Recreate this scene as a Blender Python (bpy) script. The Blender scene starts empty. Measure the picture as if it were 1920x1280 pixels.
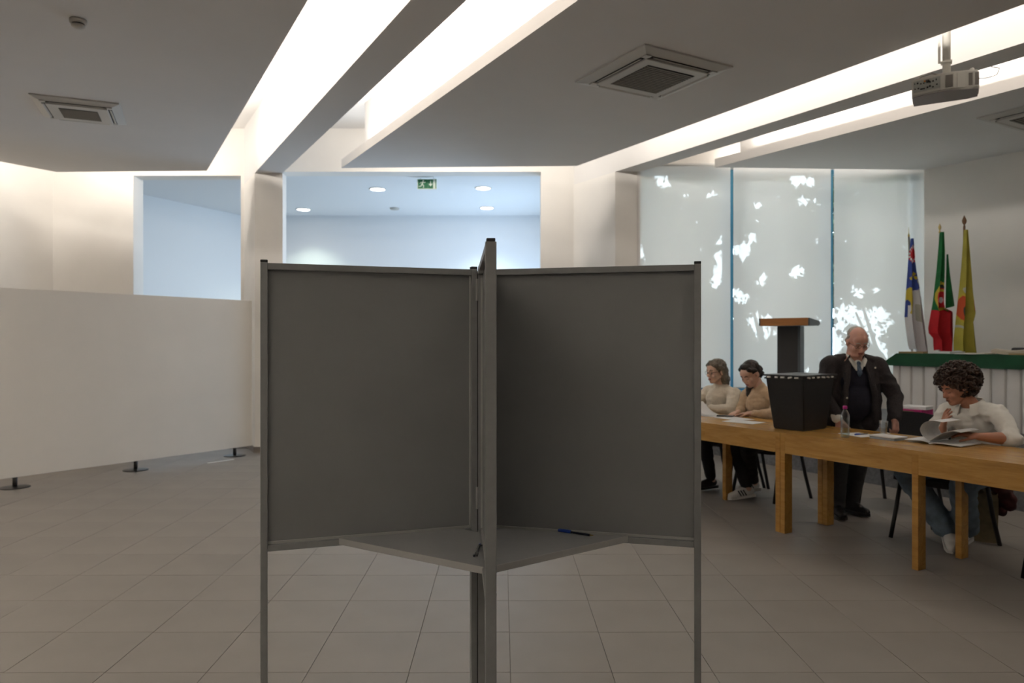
import bpy, bmesh, math, random
from mathutils import Vector, Matrix, Euler
random.seed(7)
S = bpy.context.scene
COL = S.collection
H = 1.47            # eye height (m)
FPX = 1370.0        # focal length in pixels of a 1920 px wide frame

# ---------------------------------------------------------------- camera
cd = bpy.data.cameras.new('camera'); cam = bpy.data.objects.new('camera', cd); COL.objects.link(cam)
cam.location = (0, 0, H); cam.rotation_euler = (math.pi/2, 0, 0)
cd.sensor_width = 36.0; cd.lens = FPX/1920*36.0; cd.clip_start = .05; cd.clip_end = 200
cd.dof.use_dof = True; cd.dof.focus_distance = 2.75; cd.dof.aperture_fstop = 3.5
S.camera = cam
# ---------------------------------------------------------------- world
W = bpy.data.worlds.new('world'); S.world = W; W.use_nodes = True
bg = W.node_tree.nodes['Background']; bg.inputs[0].default_value = (.86, .94, 1, 1); bg.inputs[1].default_value = 5.5
# ---------------------------------------------------------------- view
S.view_settings.view_transform = 'Standard'; S.view_settings.look = 'None'
S.view_settings.exposure = 0.54; S.view_settings.gamma = 1.0; S.view_settings.use_curve_mapping = False

# ---------------------------------------------------------------- large lights
WARM = (1.0, .93, .845)
def strip(name, a, b, z, width, power, face, color=WARM):
    """thin tube-like area lamp from plan point a to plan point b, facing vector 'face'"""
    a = Vector((a[0], a[1], z)); b = Vector((b[0], b[1], z)); L = (b-a).length
    ld = bpy.data.lights.new(name, 'AREA'); ld.shape = 'RECTANGLE'; ld.size = L; ld.size_y = width
    ld.energy = power*L; ld.color = color
    o = bpy.data.objects.new(name, ld); COL.objects.link(o)
    x = (b-a).normalized(); zz = -Vector(face).normalized(); y = zz.cross(x).normalized(); zz = x.cross(y)
    M = Matrix((x, y, zz)).transposed().to_4x4(); M.translation = (a+b)/2
    o.matrix_world = M
    return o
ZC, ZU = 3.70, 4.50      # underside of the dropped ceiling panels; structural ceiling above
# edges of panels and beams: X at depth y, given a point and a slope
def line(x0, y0, m): return lambda y: x0 + (y0-y)*m
S1R = line(-3.99, 9.55, .556)      # first panel, right edge
B1L = line(-3.42, 9.70, .560); B1R = line(-3.05, 9.70, .559)
S2L = line(-2.195, 9.40, .568); S2R = line(.827, 9.285, .575)
B2L = line(1.37, 9.577, .595); B2R = line(1.628, 9.70, .600)
S3L = line(2.60, 9.37, .637)
WRR = line(5.36, 9.50, .66)        # right wall
S1L = line(-6.6, 9, .56); S0R = line(-8.35, 9, .56)      # left edge of the first panel and the panel beyond, out of view
S1LL = line(-6.0, 9.62, -.609)     # first panel, left edge
WLL = line(-6.53, 10.4, -.609)     # left wall
YB, YW, YR, LIP = 10.40, 9.62, -4.0, .11
P = 18.0; Y0 = 1.2
zl = ZC+LIP+.05
strip('cove_lamp_1', (S1R(Y0)-.2, Y0), (S1R(9.2)-.2, 9.2), zl, .05, P*.32, (.75, .42, .55))
strip('cove_lamp_2', (S2L(Y0)+.12, Y0), (S2L(9.0)+.12, 9.0), zl, .05, P*.42, (-.2, -.1, 1))
strip('cove_lamp_3', (S2R(Y0)-.2, Y0), (S2R(8.9)-.2, 8.9), zl, .05, P*.27, (.75, .42, .55))
strip('cove_lamp_4', (S3L(Y0)+.12, Y0), (S3L(9.0)+.12, 9.0), zl, .05, P*.36, (-.2, -.1, 1))
zh = ZC+.21
strip('cove_lamp_5', (-5.95, 9.55), (-4.10, 9.48), zh, .05, P*.34, (0, 1, -.1))
strip('cove_lamp_6', (-1.95, 9.32), (.70, 9.22), zh, .05, P*.34, (0, 1, -.1))
strip('cove_lamp_7', (2.8, 9.40), (5.2, 9.42), zh, .03, P*.16, (0, 1, -.2))
strip('cove_lamp_8', (S1LL(9.4)+.07, 9.4), (S1LL(3.2)+.07, 3.2), zh, .05, P*.30, (-.85, .5, -.1))
strip('cove_lamp_9', (S0R(-3.5)-.2, -3.5), (S0R(7.0)-.2, 7.0), zl, .05, P*.8, (.75, .42, .55))
strip('cove_lamp_10', (S1L(-3.5)+.12, -3.5), (S1L(8.2)+.12, 8.2), zl, .05, P*.8, (-.2, -.1, 1))
# daylight through the lobby's glazed side entrance
ld = bpy.data.lights.new('lobby_daylight', 'AREA'); ld.shape = 'RECTANGLE'; ld.size = 2.2; ld.size_y = 2.5
ld.energy = 100; ld.color = (.52, .73, 1)
o = bpy.data.objects.new('lobby_daylight', ld); COL.objects.link(o)
o.location = (1.12, 12.5, 1.3); o.rotation_euler = (0, math.pi/2, 0)

# ---------------------------------------------------------------- helpers
def new_mat(name, col, rough=.6, metal=0.0, var=.0, scale=20.0, bump=.0, bscale=None, spec=.5, stretch=None, col2=None, coat=0.0):
    m = bpy.data.materials.new(name); m.use_nodes = True
    n = m.node_tree.nodes; l = m.node_tree.links; b = n['Principled BSDF']
    b.inputs['Roughness'].default_value = rough; b.inputs['Metallic'].default_value = metal
    b.inputs['Specular IOR Level'].default_value = spec
    b.inputs['Coat Weight'].default_value = coat
    c = (*col, 1)
    b.inputs['Base Color'].default_value = c
    m.diffuse_color = c
    if var or col2 or bump:
        tc = n.new('ShaderNodeTexCoord'); mp = n.new('ShaderNodeMapping'); l.new(tc.outputs['Object'], mp.inputs[0])
        if stretch: mp.inputs['Scale'].default_value = stretch
        nz = n.new('ShaderNodeTexNoise'); nz.inputs['Scale'].default_value = scale; nz.inputs['Detail'].default_value = 5
        l.new(mp.outputs[0], nz.inputs['Vector'])
        if var or col2:
            rp = n.new('ShaderNodeValToRGB')
            c2 = col2 or tuple(max(0, x*(1-var)) for x in col)
            c1 = col if col2 else tuple(min(1, x*(1+var)) for x in col)
            rp.color_ramp.elements[0].color = (*c2, 1); rp.color_ramp.elements[1].color = (*c1, 1)
            rp.color_ramp.elements[0].position = .32; rp.color_ramp.elements[1].position = .68
            l.new(nz.outputs['Fac'], rp.inputs[0]); l.new(rp.outputs[0], b.inputs['Base Color'])
        if bump:
            n2 = n.new('ShaderNodeTexNoise'); n2.inputs['Scale'].default_value = bscale or scale*4
            l.new(mp.outputs[0], n2.inputs['Vector'])
            bp = n.new('ShaderNodeBump'); bp.inputs['Strength'].default_value = bump; bp.inputs['Distance'].default_value = .004
            l.new(n2.outputs['Fac'], bp.inputs['Height']); l.new(bp.outputs[0], b.inputs['Normal'])
    return m

class MB:
    """collects shapes in one bmesh"""
    def __init__(s): s.bm = bmesh.new(); s.mi = 0; s.smooth = False; s.keepn = False
    def _f(s, vs):
        try: f = s.bm.faces.new(vs)
        except ValueError: return None
        f.material_index = s.mi; f.smooth = s.smooth; return f
    def box(s, c, size, rot=None, bev=0):
        c = Vector(c); hx, hy, hz = [v/2 for v in size]
        R = rot if rot is not None else Matrix.Identity(3)
        if not isinstance(R, Matrix): R = Euler(R).to_matrix()
        vs = [s.bm.verts.new(c + R @ Vector((x*hx, y*hy, z*hz))) for x in (-1, 1) for y in (-1, 1) for z in (-1, 1)]
        fs = [s._f([vs[i] for i in q]) for q in ((0,1,3,2), (4,6,7,5), (0,4,5,1), (2,3,7,6), (0,2,6,4), (1,5,7,3))]
        if bev:
            es = list({e for f in fs for e in f.edges})
            r = bmesh.ops.bevel(s.bm, geom=es, offset=bev, segments=2, profile=.5, affect='EDGES')
            for f in r['faces']: f.material_index = s.mi
        return s
    def prism(s, poly, z0, z1):
        lo = [s.bm.verts.new((p[0], p[1], z0)) for p in poly]; hi = [s.bm.verts.new((p[0], p[1], z1)) for p in poly]
        n = len(poly)
        area = sum(poly[i][0]*poly[(i+1) % n][1]-poly[(i+1) % n][0]*poly[i][1] for i in range(n))
        if area < 0: lo.reverse(); hi.reverse()
        s._f(hi); s._f(list(reversed(lo)))
        for i in range(n):
            j = (i+1) % n; s._f([lo[i], lo[j], hi[j], hi[i]])
        return s
    def tube(s, pts, r, n=10, cap=True):
        pts = [Vector(p) for p in pts]; rs = r if isinstance(r, (list, tuple)) else [r]*len(pts)
        rings = []; ref = None
        for i, p in enumerate(pts):
            t = (pts[min(i+1, len(pts)-1)] - pts[max(i-1, 0)]).normalized()
            if ref is None: ref = Vector((0, 0, 1)) if abs(t.z) < .9 else Vector((1, 0, 0))
            x = t.cross(ref).normalized(); y = x.cross(t).normalized(); ref = y
            rings.append([s.bm.verts.new(p + rs[i]*(math.cos(a)*x + math.sin(a)*y)) for a in [2*math.pi*k/n for k in range(n)]])
        sm = s.smooth; s.smooth = True
        for a, b in zip(rings, rings[1:]):
            for k in range(n): s._f([a[k], b[k], b[(k+1) % n], a[(k+1) % n]])
        s.smooth = False
        if cap: s._f(rings[0]); s._f(list(reversed(rings[-1])))
        s.smooth = sm
        return s
    def lathe(s, prof, c=(0, 0, 0), n=24, M=None):
        c = Vector(c); rings = []
        sm = s.smooth; s.smooth = True
        for (r, z) in prof:
            if r < 1e-6: v = c + (M @ Vector((0, 0, z)) if M else Vector((0, 0, z))); rings.append([s.bm.verts.new(v)])
            else:
                rg = []
                for k in range(n):
                    v = Vector((r*math.cos(2*math.pi*k/n), r*math.sin(2*math.pi*k/n), z))
                    rg.append(s.bm.verts.new(c + (M @ v if M else v)))
                rings.append(rg)
        for a, b in zip(rings, rings[1:]):
            if len(a) == 1 and len(b) == 1: continue
            for k in range(n):
                if len(a) == 1: s._f([a[0], b[(k+1) % n], b[k]][::-1])
                elif len(b) == 1: s._f([a[k], a[(k+1) % n], b[0]])
                else: s._f([a[k], a[(k+1) % n], b[(k+1) % n], b[k]])
        if len(rings[0]) > 1: s._f(list(reversed(rings[0])))
        if len(rings[-1]) > 1: s._f(rings[-1])
        s.smooth = sm
        return s
    def grid(s, fn, nu, nv, thick=0, matfn=None):
        """surface fn(u,v) for u,v in 0..1; optional thickness along normals"""
        vs = [[s.bm.verts.new(fn(i/nu, j/nv)) for j in range(nv+1)] for i in range(nu+1)]
        fs = []
        for i in range(nu):
            for j in range(nv):
                f = s._f([vs[i][j], vs[i+1][j], vs[i+1][j+1], vs[i][j+1]])
                if f:
                    f.smooth = True
                    if matfn: f.material_index = matfn((i+.5)/nu, (j+.5)/nv)
                    fs.append(f)
        if thick:       # second skin below, closed by a rim of its own
            def at(i, j): return Vector(fn(i/nu, j/nv))
            def nrm(i, j):
                a = at(min(i+1, nu), j)-at(max(i-1, 0), j); b = at(i, min(j+1, nv))-at(i, max(j-1, 0)); return a.cross(b).normalized()
            lo = [[vs[i][j].co-nrm(i, j)*thick for j in range(nv+1)] for i in range(nu+1)]
            lv = [[s.bm.verts.new(c) for c in r] for r in lo]
            for i in range(nu):
                for j in range(nv):
                    f = s._f([lv[i][j], lv[i][j+1], lv[i+1][j+1], lv[i+1][j]])
                    if f: f.smooth = True
            loop = [(i, 0) for i in range(nu)]+[(nu, j) for j in range(nv)]+[(i, nv) for i in range(nu, 0, -1)]+[(0, j) for j in range(nv, 0, -1)]
            up = [s.bm.verts.new(vs[i][j].co) for i, j in loop]; dn = [s.bm.verts.new(lo[i][j]) for i, j in loop]
            for k in range(len(loop)):
                q = (k+1) % len(loop); s._f([up[k], dn[k], dn[q], up[q]])
            s.keepn = True
        return s
    def rc(s, a, ra, b, rb, n=14, m=5):
        """tapered capsule"""
        a = Vector(a); b = Vector(b); t = (b-a); L = t.length
        t = t/L if L > 1e-6 else Vector((0, 0, 1))
        ref = Vector((0, 0, 1)) if abs(t.z) < .9 else Vector((1, 0, 0))
        x = t.cross(ref).normalized(); y = t.cross(x)
        prof = [(a, -math.pi/2+math.pi/2*k/m, ra) for k in range(m+1)] + [(b, math.pi/2*k/m, rb) for k in range(m+1)]
        rings = []
        for c, ang, r in prof:
            rr = r*math.cos(ang); q = c + t*(r*math.sin(ang))
            if rr < 1e-6: rings.append([s.bm.verts.new(q)])
            else: rings.append([s.bm.verts.new(q + rr*(math.cos(2*math.pi*k/n)*x + math.sin(2*math.pi*k/n)*y)) for k in range(n)])
        sm = s.smooth; s.smooth = True
        for p, q in zip(rings, rings[1:]):
            for k in range(n):
                k2 = (k+1) % n
                if len(p) == 1: s._f([p[0], q[k], q[k2]])
                elif len(q) == 1: s._f([p[k], q[0], p[k2]])
                else: s._f([p[k], q[k], q[k2], p[k2]])
        s.smooth = sm
        return s
    def ell(s, c, r, M=None, n=18, m=12):
        c = Vector(c); rings = []
        for i in range(m+1):
            th = math.pi*i/m
            if i in (0, m): pts = [Vector((0, 0, r[2]*math.cos(th)))]
            else: pts = [Vector((r[0]*math.sin(th)*math.cos(2*math.pi*k/n), r[1]*math.sin(th)*math.sin(2*math.pi*k/n), r[2]*math.cos(th))) for k in range(n)]
            rings.append([s.bm.verts.new(c + (M @ p if M else p)) for p in pts])
        sm = s.smooth; s.smooth = True
        for p, q in zip(rings, rings[1:]):
            for k in range(n):
                k2 = (k+1) % n
                if len(p) == 1: s._f([p[0], q[k], q[k2]])
                elif len(q) == 1: s._f([p[k], q[0], p[k2]])
                else: s._f([p[k], q[k], q[k2], p[k2]])
        s.smooth = sm
        return s
    def mesh(s, name, mats):
        if not s.keepn: bmesh.ops.recalc_face_normals(s.bm, faces=s.bm.faces)
        me = bpy.data.meshes.new(name); s.bm.to_mesh(me); s.bm.free()
        for m in (mats if isinstance(mats, (list, tuple)) else [mats]): me.materials.append(m)
        return me
    def build(s, name, mats, parent=None):
        o = bpy.data.objects.new(name, s.mesh(name, mats)); COL.objects.link(o)
        if parent: o.parent = parent
        return o

def tag(o, label=None, cat=None, group=None, kind=None):
    if label: o['label'] = label
    if cat: o['category'] = cat
    if group: o['group'] = group
    if kind: o['kind'] = kind
    return o
def thing(name, label, cat, loc=(0, 0, 0), rotz=0, group=None):
    o = bpy.data.objects.new(name, None); COL.objects.link(o); o.empty_display_size = .1
    o.location = loc; o.rotation_euler = (0, 0, rotz)
    return tag(o, label, cat, group)
def copy_tree(o, parent=None):
    c = o.copy(); COL.objects.link(c); c.parent = parent
    for ch in o.children: copy_tree(ch, c)
    return c
def struct(o, label): return tag(o, label, 'structure', None, 'structure')

# table frame: origin at the seam of the two tables, e1 along the front edge to the camera, e2 to the back
OA = Vector((2.06, 5.62, 0)); E1 = Vector((.5, -.8660254, 0)); E2 = Vector((.8660254, .5, 0))
def T(a, b, z=0): return OA + E1*a + E2*b + Vector((0, 0, z))
TROT = math.atan2(E1.y, E1.x)
# ================================================================ materials of the setting
M_wall = new_mat('white_plaster', (.85, .82, .775), .9, var=.015, scale=3, bump=.08, bscale=300, spec=.2)
M_ceil = new_mat('ceiling_paint', (.80, .78, .76), .95, var=.012, scale=2, spec=.1)
M_tile = new_mat('greige_porcelain', (.24, .216, .193), .5, var=.06, scale=2.2, bump=.05, bscale=150, spec=.35)
M_grout = new_mat('dark_grout', (.15, .135, .12), .95)
M_stage = new_mat('grey_stage_stone', (.17, .17, .175), .8, var=.2, scale=30)
M_base = new_mat('brown_baseboard', (.22, .19, .165), .6)
M_lobby = new_mat('lobby_paint', (.82, .83, .84), .9, spec=.2)
M_darkgrey = new_mat('dark_grey', (.05, .05, .055), .5)
M_alu = new_mat('aluminium', (.55, .55, .55), .35, metal=.8)
M_dayblue = new_mat('daylight_blue_frame', (.07, .30, .48), .4)  # blue daylight painted into the colour of frames and sill
M_glass = bpy.data.materials.new('window_glass'); M_glass.use_nodes = True
_n = M_glass.node_tree.nodes; _l = M_glass.node_tree.links
for x in list(_n): _n.remove(x)
_o = _n.new('ShaderNodeOutputMaterial'); _t = _n.new('ShaderNodeBsdfTransparent'); _g = _n.new('ShaderNodeBsdfGlossy'); _m = _n.new('ShaderNodeMixShader')
_t.inputs[0].default_value = (.92, .96, .96, 1); _g.inputs['Roughness'].default_value = .03; _m.inputs[0].default_value = .06
_l.new(_t.outputs[0], _m.inputs[1]); _l.new(_g.outputs[0], _m.inputs[2]); _l.new(_m.outputs[0], _o.inputs[0])

# ================================================================ floor: square tiles, one object each where they show
TP = .4505
def gx(i, y): return -.007 + i*TP - .0139*(y-3.2467)     # column joints
def gy(j): return 3.2467 + j*TP                          # row joints
mb = MB()
floor_poly = [(-11.5, YR), (14.6, YR), (14.6, 3), (6.2, YB+.3), (1.4, YB+.3), (1.4, 14.6), (-8.0, 14.6), (-8.0, 10.6), (-11.5, 4)]
mb.prism(floor_poly, -.12, -.004)
floor = struct(mb.build('floor', M_grout), 'greige tiled floor of the hall')
tm = MB(); tm.box((0, 0, -.006), (TP-.0024, TP-.0024, .012), bev=.0012); tile_me = tm.mesh('tile', M_tile)
def in_room(x, y):
    if y > 10.2: return False
    if x > WRR(y)+.2 or x < max(WLL(y), -11.2)-.2: return False
    return y > -3.9
cand = []
for j in range(-16, 16):
    for i in range(-26, 32):
        yc = gy(j)+TP/2; xc = (gx(i, yc)+gx(i+1, yc))/2
        if not in_room(xc, yc): continue
        vis = yc > 2.9 and abs(xc)/max(yc, .1) < .74
        cand.append((0 if vis else 1, yc, xc))
cand.sort()
n_obj = [c for c in cand if c[0] == 0][:300]
rest = [c for c in cand if c not in set(n_obj)]
for _, yc, xc in n_obj:
    o = bpy.data.objects.new('tile', tile_me); COL.objects.link(o); o.parent = floor
    o.location = (xc, yc, 0); o.rotation_euler = (0, 0, .0139)
mb = MB()
for _, yc, xc in rest: mb.box((xc, yc, -.006), (TP-.0024, TP-.0024, .012))
for j in range(16, 26):
    for i in range(-20, 6):
        yc = gy(j)+TP/2; xc = (gx(i, yc)+gx(i+1, yc))/2
        if yc > 10.2 and yc < 14.4 and xc < 1.1 and xc > -7.4: mb.box((xc, yc, -.006), (TP-.0024, TP-.0024, .012))
o = mb.build('tile_field', M_tile, floor); tag(o, kind='stuff')

# ================================================================ ceilings, beams, pillars
mb = MB(); mb.prism([(-12, YR-.2), (15, YR-.2), (15, YB+.6), (-12, YB+.6)], ZU, ZU+.2)
struct(mb.build('ceiling', M_ceil), 'white structural ceiling above the dropped panels')
def slab(poly, label):
    b = MB(); b.prism(poly, ZC, ZC+LIP); return struct(b.build('ceiling', M_ceil), label)
slab([(S1R(9.55), 9.55), (-6.0, 9.62), (-6.49, 8.81), (S1L(YR), YR), (S1R(YR), YR)], 'dropped grey ceiling panel on the left, with the smoke detector')
slab([(S2L(9.40), 9.40), (S2R(9.285), 9.285), (S2R(YR), YR), (S2L(YR), YR)], 'dropped ceiling panel in the middle, with the large square air conditioner')
slab([(S3L(9.37), 9.37), (WRR(9.5), 9.5), (WRR(YR), YR), (S3L(YR), YR)], 'dropped ceiling panel on the right, above the flags')
slab([(-7.4, 7.31), (S1LL(3.0), 3.0), (S1LL(3.0), YR), (S0R(YR), YR)], 'dropped ceiling panel out of view beyond the left edge')
def beam(L, R, yend, label, n):
    b = MB(); b.prism([(L(yend), yend), (R(yend), yend), (R(YR), YR), (L(YR), YR)], ZC, ZU)
    return struct(b.build('trim_%d' % n, M_ceil), label)
beam(B1L, B1R, YB, 'ceiling beam running to the left pillar', 1)
beam(B2L, B2R, YB+.25, 'ceiling beam running to the pillar beside the blinds', 2)
beam(line(-7.78, 9, .56), line(-7.45, 9, .56), 8.2, 'ceiling beam out of view beyond the left edge', 5)
# upright faces standing back from the edge of the panels (cove boxes)
def cove(Lf, off, y1, label, n):
    b = MB(); b.prism([(Lf(y1)+off, y1), (Lf(y1)+off+.12, y1), (Lf(YR)+off+.12, YR), (Lf(YR)+off, YR)], ZC+LIP, ZU)
    return struct(b.build('trim_%d' % n, M_ceil), label)
cove(S2L, .26, 9.28, 'bright upright face of the light cove on the middle panel', 3)
cove(S1L, .26, 8.4, 'upright face of the light cove on the left panel', 6)
cove(S3L, .26, 9.30, 'bright upright face of the light cove on the right panel', 4)
def pillar(L, R, yf, yb, label, nm):
    b = MB(); b.prism([(L(yf), yf), (R(yf), yf), (R(yb), yb), (L(yb), yb)], 0, ZC)
    p = struct(b.build(nm, M_wall), label)
    c = MB(); c.prism([(L(yf)-.012, yf-.012), (R(yf)+.012, yf-.012), (R(yb)+.012, yb), (L(yb)-.012, yb)], 0, .075)
    c.build('baseboard', M_base, p)
    return p
pillar(B1L, B1R, 9.68, YB, 'white pillar under the left ceiling beam', 'wall_pillar_left')
pillar(B2L, B2R, 9.60, YB+.25, 'white pillar beside the blinds', 'wall_pillar_right')

# ================================================================ walls
# back wall with two openings to the lobby
mb = MB(); TW = .28; OT1, OT2 = 3.83, 3.885
def wbox(x0, x1, z0, z1, y0=YB, y1=YB+TW): mb.box(((x0+x1)/2, (y0+y1)/2, (z0+z1)/2), (x1-x0, y1-y0, z1-z0))
wbox(-7.0, -5.39, 0, ZU); wbox(-5.39, -3.86, OT1, ZU); wbox(-3.86, -3.3, 0, ZU); wbox(-3.3, .41, OT2, ZU); wbox(.41, 1.35, 0, ZU)
struct(mb.build('wall_back', M_wall), 'white back wall with two openings to the lobby')
mb = MB(); mb.box((-6.2, YB-.006, .04), (1.6, .012, .08)); mb.box((-3.6, YB-.006, .04), (.5, .012, .08)); mb.box((.72, YB-.006, .04), (.6, .012, .08))
struct(mb.build('baseboard_back', M_base), 'brown baseboard along the back wall')
# left wall
def wall_line(name, a, b, z0, z1, th, mat, label):
    a = Vector((*a, 0)); b = Vector((*b, 0)); d = (b-a).normalized(); n = Vector((-d.y, d.x, 0))*th
    m = MB(); m.prism([a[:2], b[:2], (b+n)[:2], (a+n)[:2]], z0, z1); return struct(m.build(name, mat), label)
wall_line('wall_left', (WLL(YB), YB), (WLL(3.0), 3.0), 0, ZU, -.2, M_wall, 'white left wall behind the long low partition')
wall_line('wall_left_near', (WLL(3.0), 3.0), (WLL(3.0), YR), 0, ZU, -.2, M_wall, 'white side wall out of view on the left')
wall_line('wall_rear', (-11.3, YR), (14.6, YR), 0, ZU, -.2, M_wall, 'white wall behind the viewer')
wall_line('wall_right', (WRR(9.5), 9.5), (WRR(YR), YR), 0, ZU, .2, M_wall, 'white right wall behind the flags')
# short return where the right wall meets the window wall
mb = MB(); mb.prism([(5.36, 9.5), (5.42, YW), (5.42, YW+.4), (5.9, YW+.4), (5.9, 9.0), (5.62, 9.2)], 0, ZU)
struct(mb.build('wall_corner', M_wall), 'white corner between the window and the right wall')
# window wall
WX0, WX1, WZ0, WZ1 = 1.60, 5.42, .80, 3.76
mb = MB()
mb.box(((WX0+WX1)/2, YW+.15, WZ0/2), (WX1-WX0, .3, WZ0)); mb.box(((WX0+WX1)/2, YW+.15, (WZ1+ZU)/2), (WX1-WX0, .3, ZU-WZ1))
struct(mb.build('wall_window', M_wall), 'white wall below and above the tall windows')
mb = MB(); mb.box((2.1, YW-.006, .04), (.9, .012, .08)); struct(mb.build('baseboard_window', M_base), 'brown baseboard below the windows')
# three windows: frame and pane
wx = [1.62, 2.885, 4.215, 5.41]
for k in range(3):
    x0, x1 = wx[k], wx[k+1]
    f = MB(); fw = .065; y = YW+.16
    f.box((x0+fw/2, y, (WZ0+WZ1)/2), (fw, .07, WZ1-WZ0)); f.box((x1-fw/2, y, (WZ0+WZ1)/2), (fw, .07, WZ1-WZ0))
    f.box(((x0+x1)/2, y, WZ0+fw/2), (x1-x0-2*fw, .07, fw)); f.box(((x0+x1)/2, y, WZ1-fw/2), (x1-x0-2*fw, .07, fw))
    w = struct(f.build('window_%d' % (k+1), M_dayblue), ['tall window beside the white pillar', 'tall window behind the lectern', 'tall window beside the right wall'][k])
    g = MB(); g.box(((x0+x1)/2, y, (WZ0+WZ1)/2), (x1-x0-2*fw, .006, WZ1-WZ0-2*fw)); g.build('pane', M_glass, w)
mb = MB(); mb.box((3.5, YW+.04, WZ0+.012), (3.8, .16, .024), bev=.004); struct(mb.build('window_sill', M_dayblue), 'sill under the blinds, tinted daylight blue')

# ================================================================ lobby behind the openings
ZL = 3.95
mb = MB(); mb.box((-3.3, 12.6, ZL+.1), (9.6, 4.2, .2)); struct(mb.build('ceiling', M_lobby), 'bluish lobby ceiling with round downlights')
mb = MB(); mb.box((-3.3, 14.5, 2.0), (9.6, .2, 4.1)); struct(mb.build('wall_lobby', M_lobby), 'pale far wall of the lobby')
wall_line('wall_lobby_left', (-5.31, 14.4), (-7.05, 10.5), 0, ZL, -.2, M_lobby, 'slanting left wall of the lobby')
mb = MB(); mb.box((1.3, 12.5, 3.35), (.2, 4.0, 1.5)); mb.box((1.3, 11.0, 1.3), (.2, .8, 2.6)); mb.box((1.3, 14.0, 1.3), (.2, .9, 2.6))
struct(mb.build('wall_lobby_right', M_lobby), 'lobby side wall with the glazed entrance')
mb = MB()
for yy in (11.43, 12.5, 13.52): mb.box((1.3, yy, 1.3), (.08, .06, 2.6))
mb.box((1.3, 12.5, 2.56), (.08, 2.2, .08))
dd = struct(mb.build('door_1', M_alu), 'glazed lobby entrance')
g = MB(); g.box((1.3, 11.97, 1.26), (.01, 1.0, 2.5)); g.build('pane', M_glass, dd)
g = MB(); g.box((1.3, 13.01, 1.26), (.01, .96, 2.5)); g.build('pane', M_glass, dd)

# ================================================================ stage along the right wall
def SF(y): return 3.0 + (8.83-y)*.564
ZS = .587
mb = MB(); mb.prism([(SF(YW), YW), (5.42, YW), (5.36, 9.5), (WRR(1.5)-.0, 1.5), (SF(1.5), 1.5)], 0, ZS)
stage = struct(mb.build('floor_stage', M_stage), 'raised dark grey stage in front of the right wall')
# ================================================================ voting booth
M_bgrey = new_mat('grey_powder_coat', (.26, .265, .262), .45, var=.04, scale=40, bump=.05, bscale=400)
M_bpanel = new_mat('grey_booth_panel', (.245, .25, .248), .5, var=.03, scale=6, bump=.03, bscale=250)
M_shelf = new_mat('grey_booth_shelf', (.31, .315, .312), .45, var=.03, scale=8)
M_black = new_mat('black_plastic', (.012, .012, .012), .45)
M_bead = new_mat('booth_bead', (.42, .415, .40), .4)
BO = Vector((-.112, 2.70, 0))
booth = thing('voting_booth', 'grey three-panel voting booth with two corner shelves in the foreground', 'voting booth', BO)
ZT, ZR1, ZR0 = 1.735, .789, .762
def booth_panel(a, b, hide_inner_leg=False):
    a = Vector((*a, 0))-BO; b = Vector((*b, 0))-BO
    d = (b-a).normalized(); L = (b-a).length; ang = math.atan2(d.y, d.x); R = Euler((0, 0, ang)).to_matrix()
    n = Vector((-d.y, d.x, 0))
    up = Vector((0, 0, 1)); w = .0235; wd = .030
    fs = 1 if n.dot(Vector((0, 0, 0))-BO-(a+b)/2) > 0 else -1      # side turned to the camera
    if abs(d.x) < .5: fs = -1 if n.x > 0 else 1
    for p in (a, b):
        m = MB(); m.box(p+up*(ZT+.002)/2, (w, wd if p is b else w, ZT+.002), R, bev=.002); m.build('post', M_bgrey, booth)
        c = MB(); c.box(p+up*(ZT+.0065), (w*1.01, w*1.01, .009), R, bev=.002); c.build('cap', M_black, booth)
        c = MB(); c.box(p+up*.008, (w*1.15, w*1.15, .016), R, bev=.002); c.build('foot', M_black, booth)
    mid = (a+b)/2; Li = L-w
    m = MB(); m.box(mid+up*(ZT-.011), (Li, wd*.93, .022), R, bev=.0015); m.build('top_rail', M_bgrey, booth)
    m = MB(); m.box(mid+up*((ZR1+ZR0)/2-.003), (Li, wd*.93, ZR1-ZR0-.006), R, bev=.0015); m.build('bottom_rail', M_bgrey, booth)
    m = MB(); m.box(mid-n*fs*.007+up*((ZT-.022+ZR1-.004)/2), (Li, .006, ZT-.022-ZR1+.004), R); m.build('panel', M_bpanel, booth)
    for sd in (-1, 1):      # slim glazing bead round the panel
        m = MB(); m.box(mid-n*fs*.007+n*sd*.0065+up*(ZR1-.001), (Li, .007, .008), R)
        m.box(mid+d*(-1)*(Li/2-.0025)-n*fs*.007+n*sd*.0065+up*((ZT-.022+ZR1)/2), (.005, .007, ZT-.022-ZR1-.004), R)
        m.build('bead', M_bead, booth)
    return a, d, n
PL = booth_panel((-.142, 2.70), (-.8385, 2.4705))
PN = booth_panel((-.112, 2.675), (-.057, 1.958))
PRp = booth_panel((-.082, 2.70), (.640, 2.52))
# hinges between the inner posts
for zz in (1.66, .895):
    for hx in (-.0155, .0155):
        m = MB(); m.tube([(hx, -.016, zz-.04), (hx, -.016, zz+.04)], .0038, 8)
        m.box((hx, -.013, zz), (.012, .004, .08))
        for q in (-.014, .014): m.tube([(hx, -.016, zz+q-.0008), (hx, -.016, zz+q+.0008)], .0044, 8)
        m.build('hinge', M_bead, booth)
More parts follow.
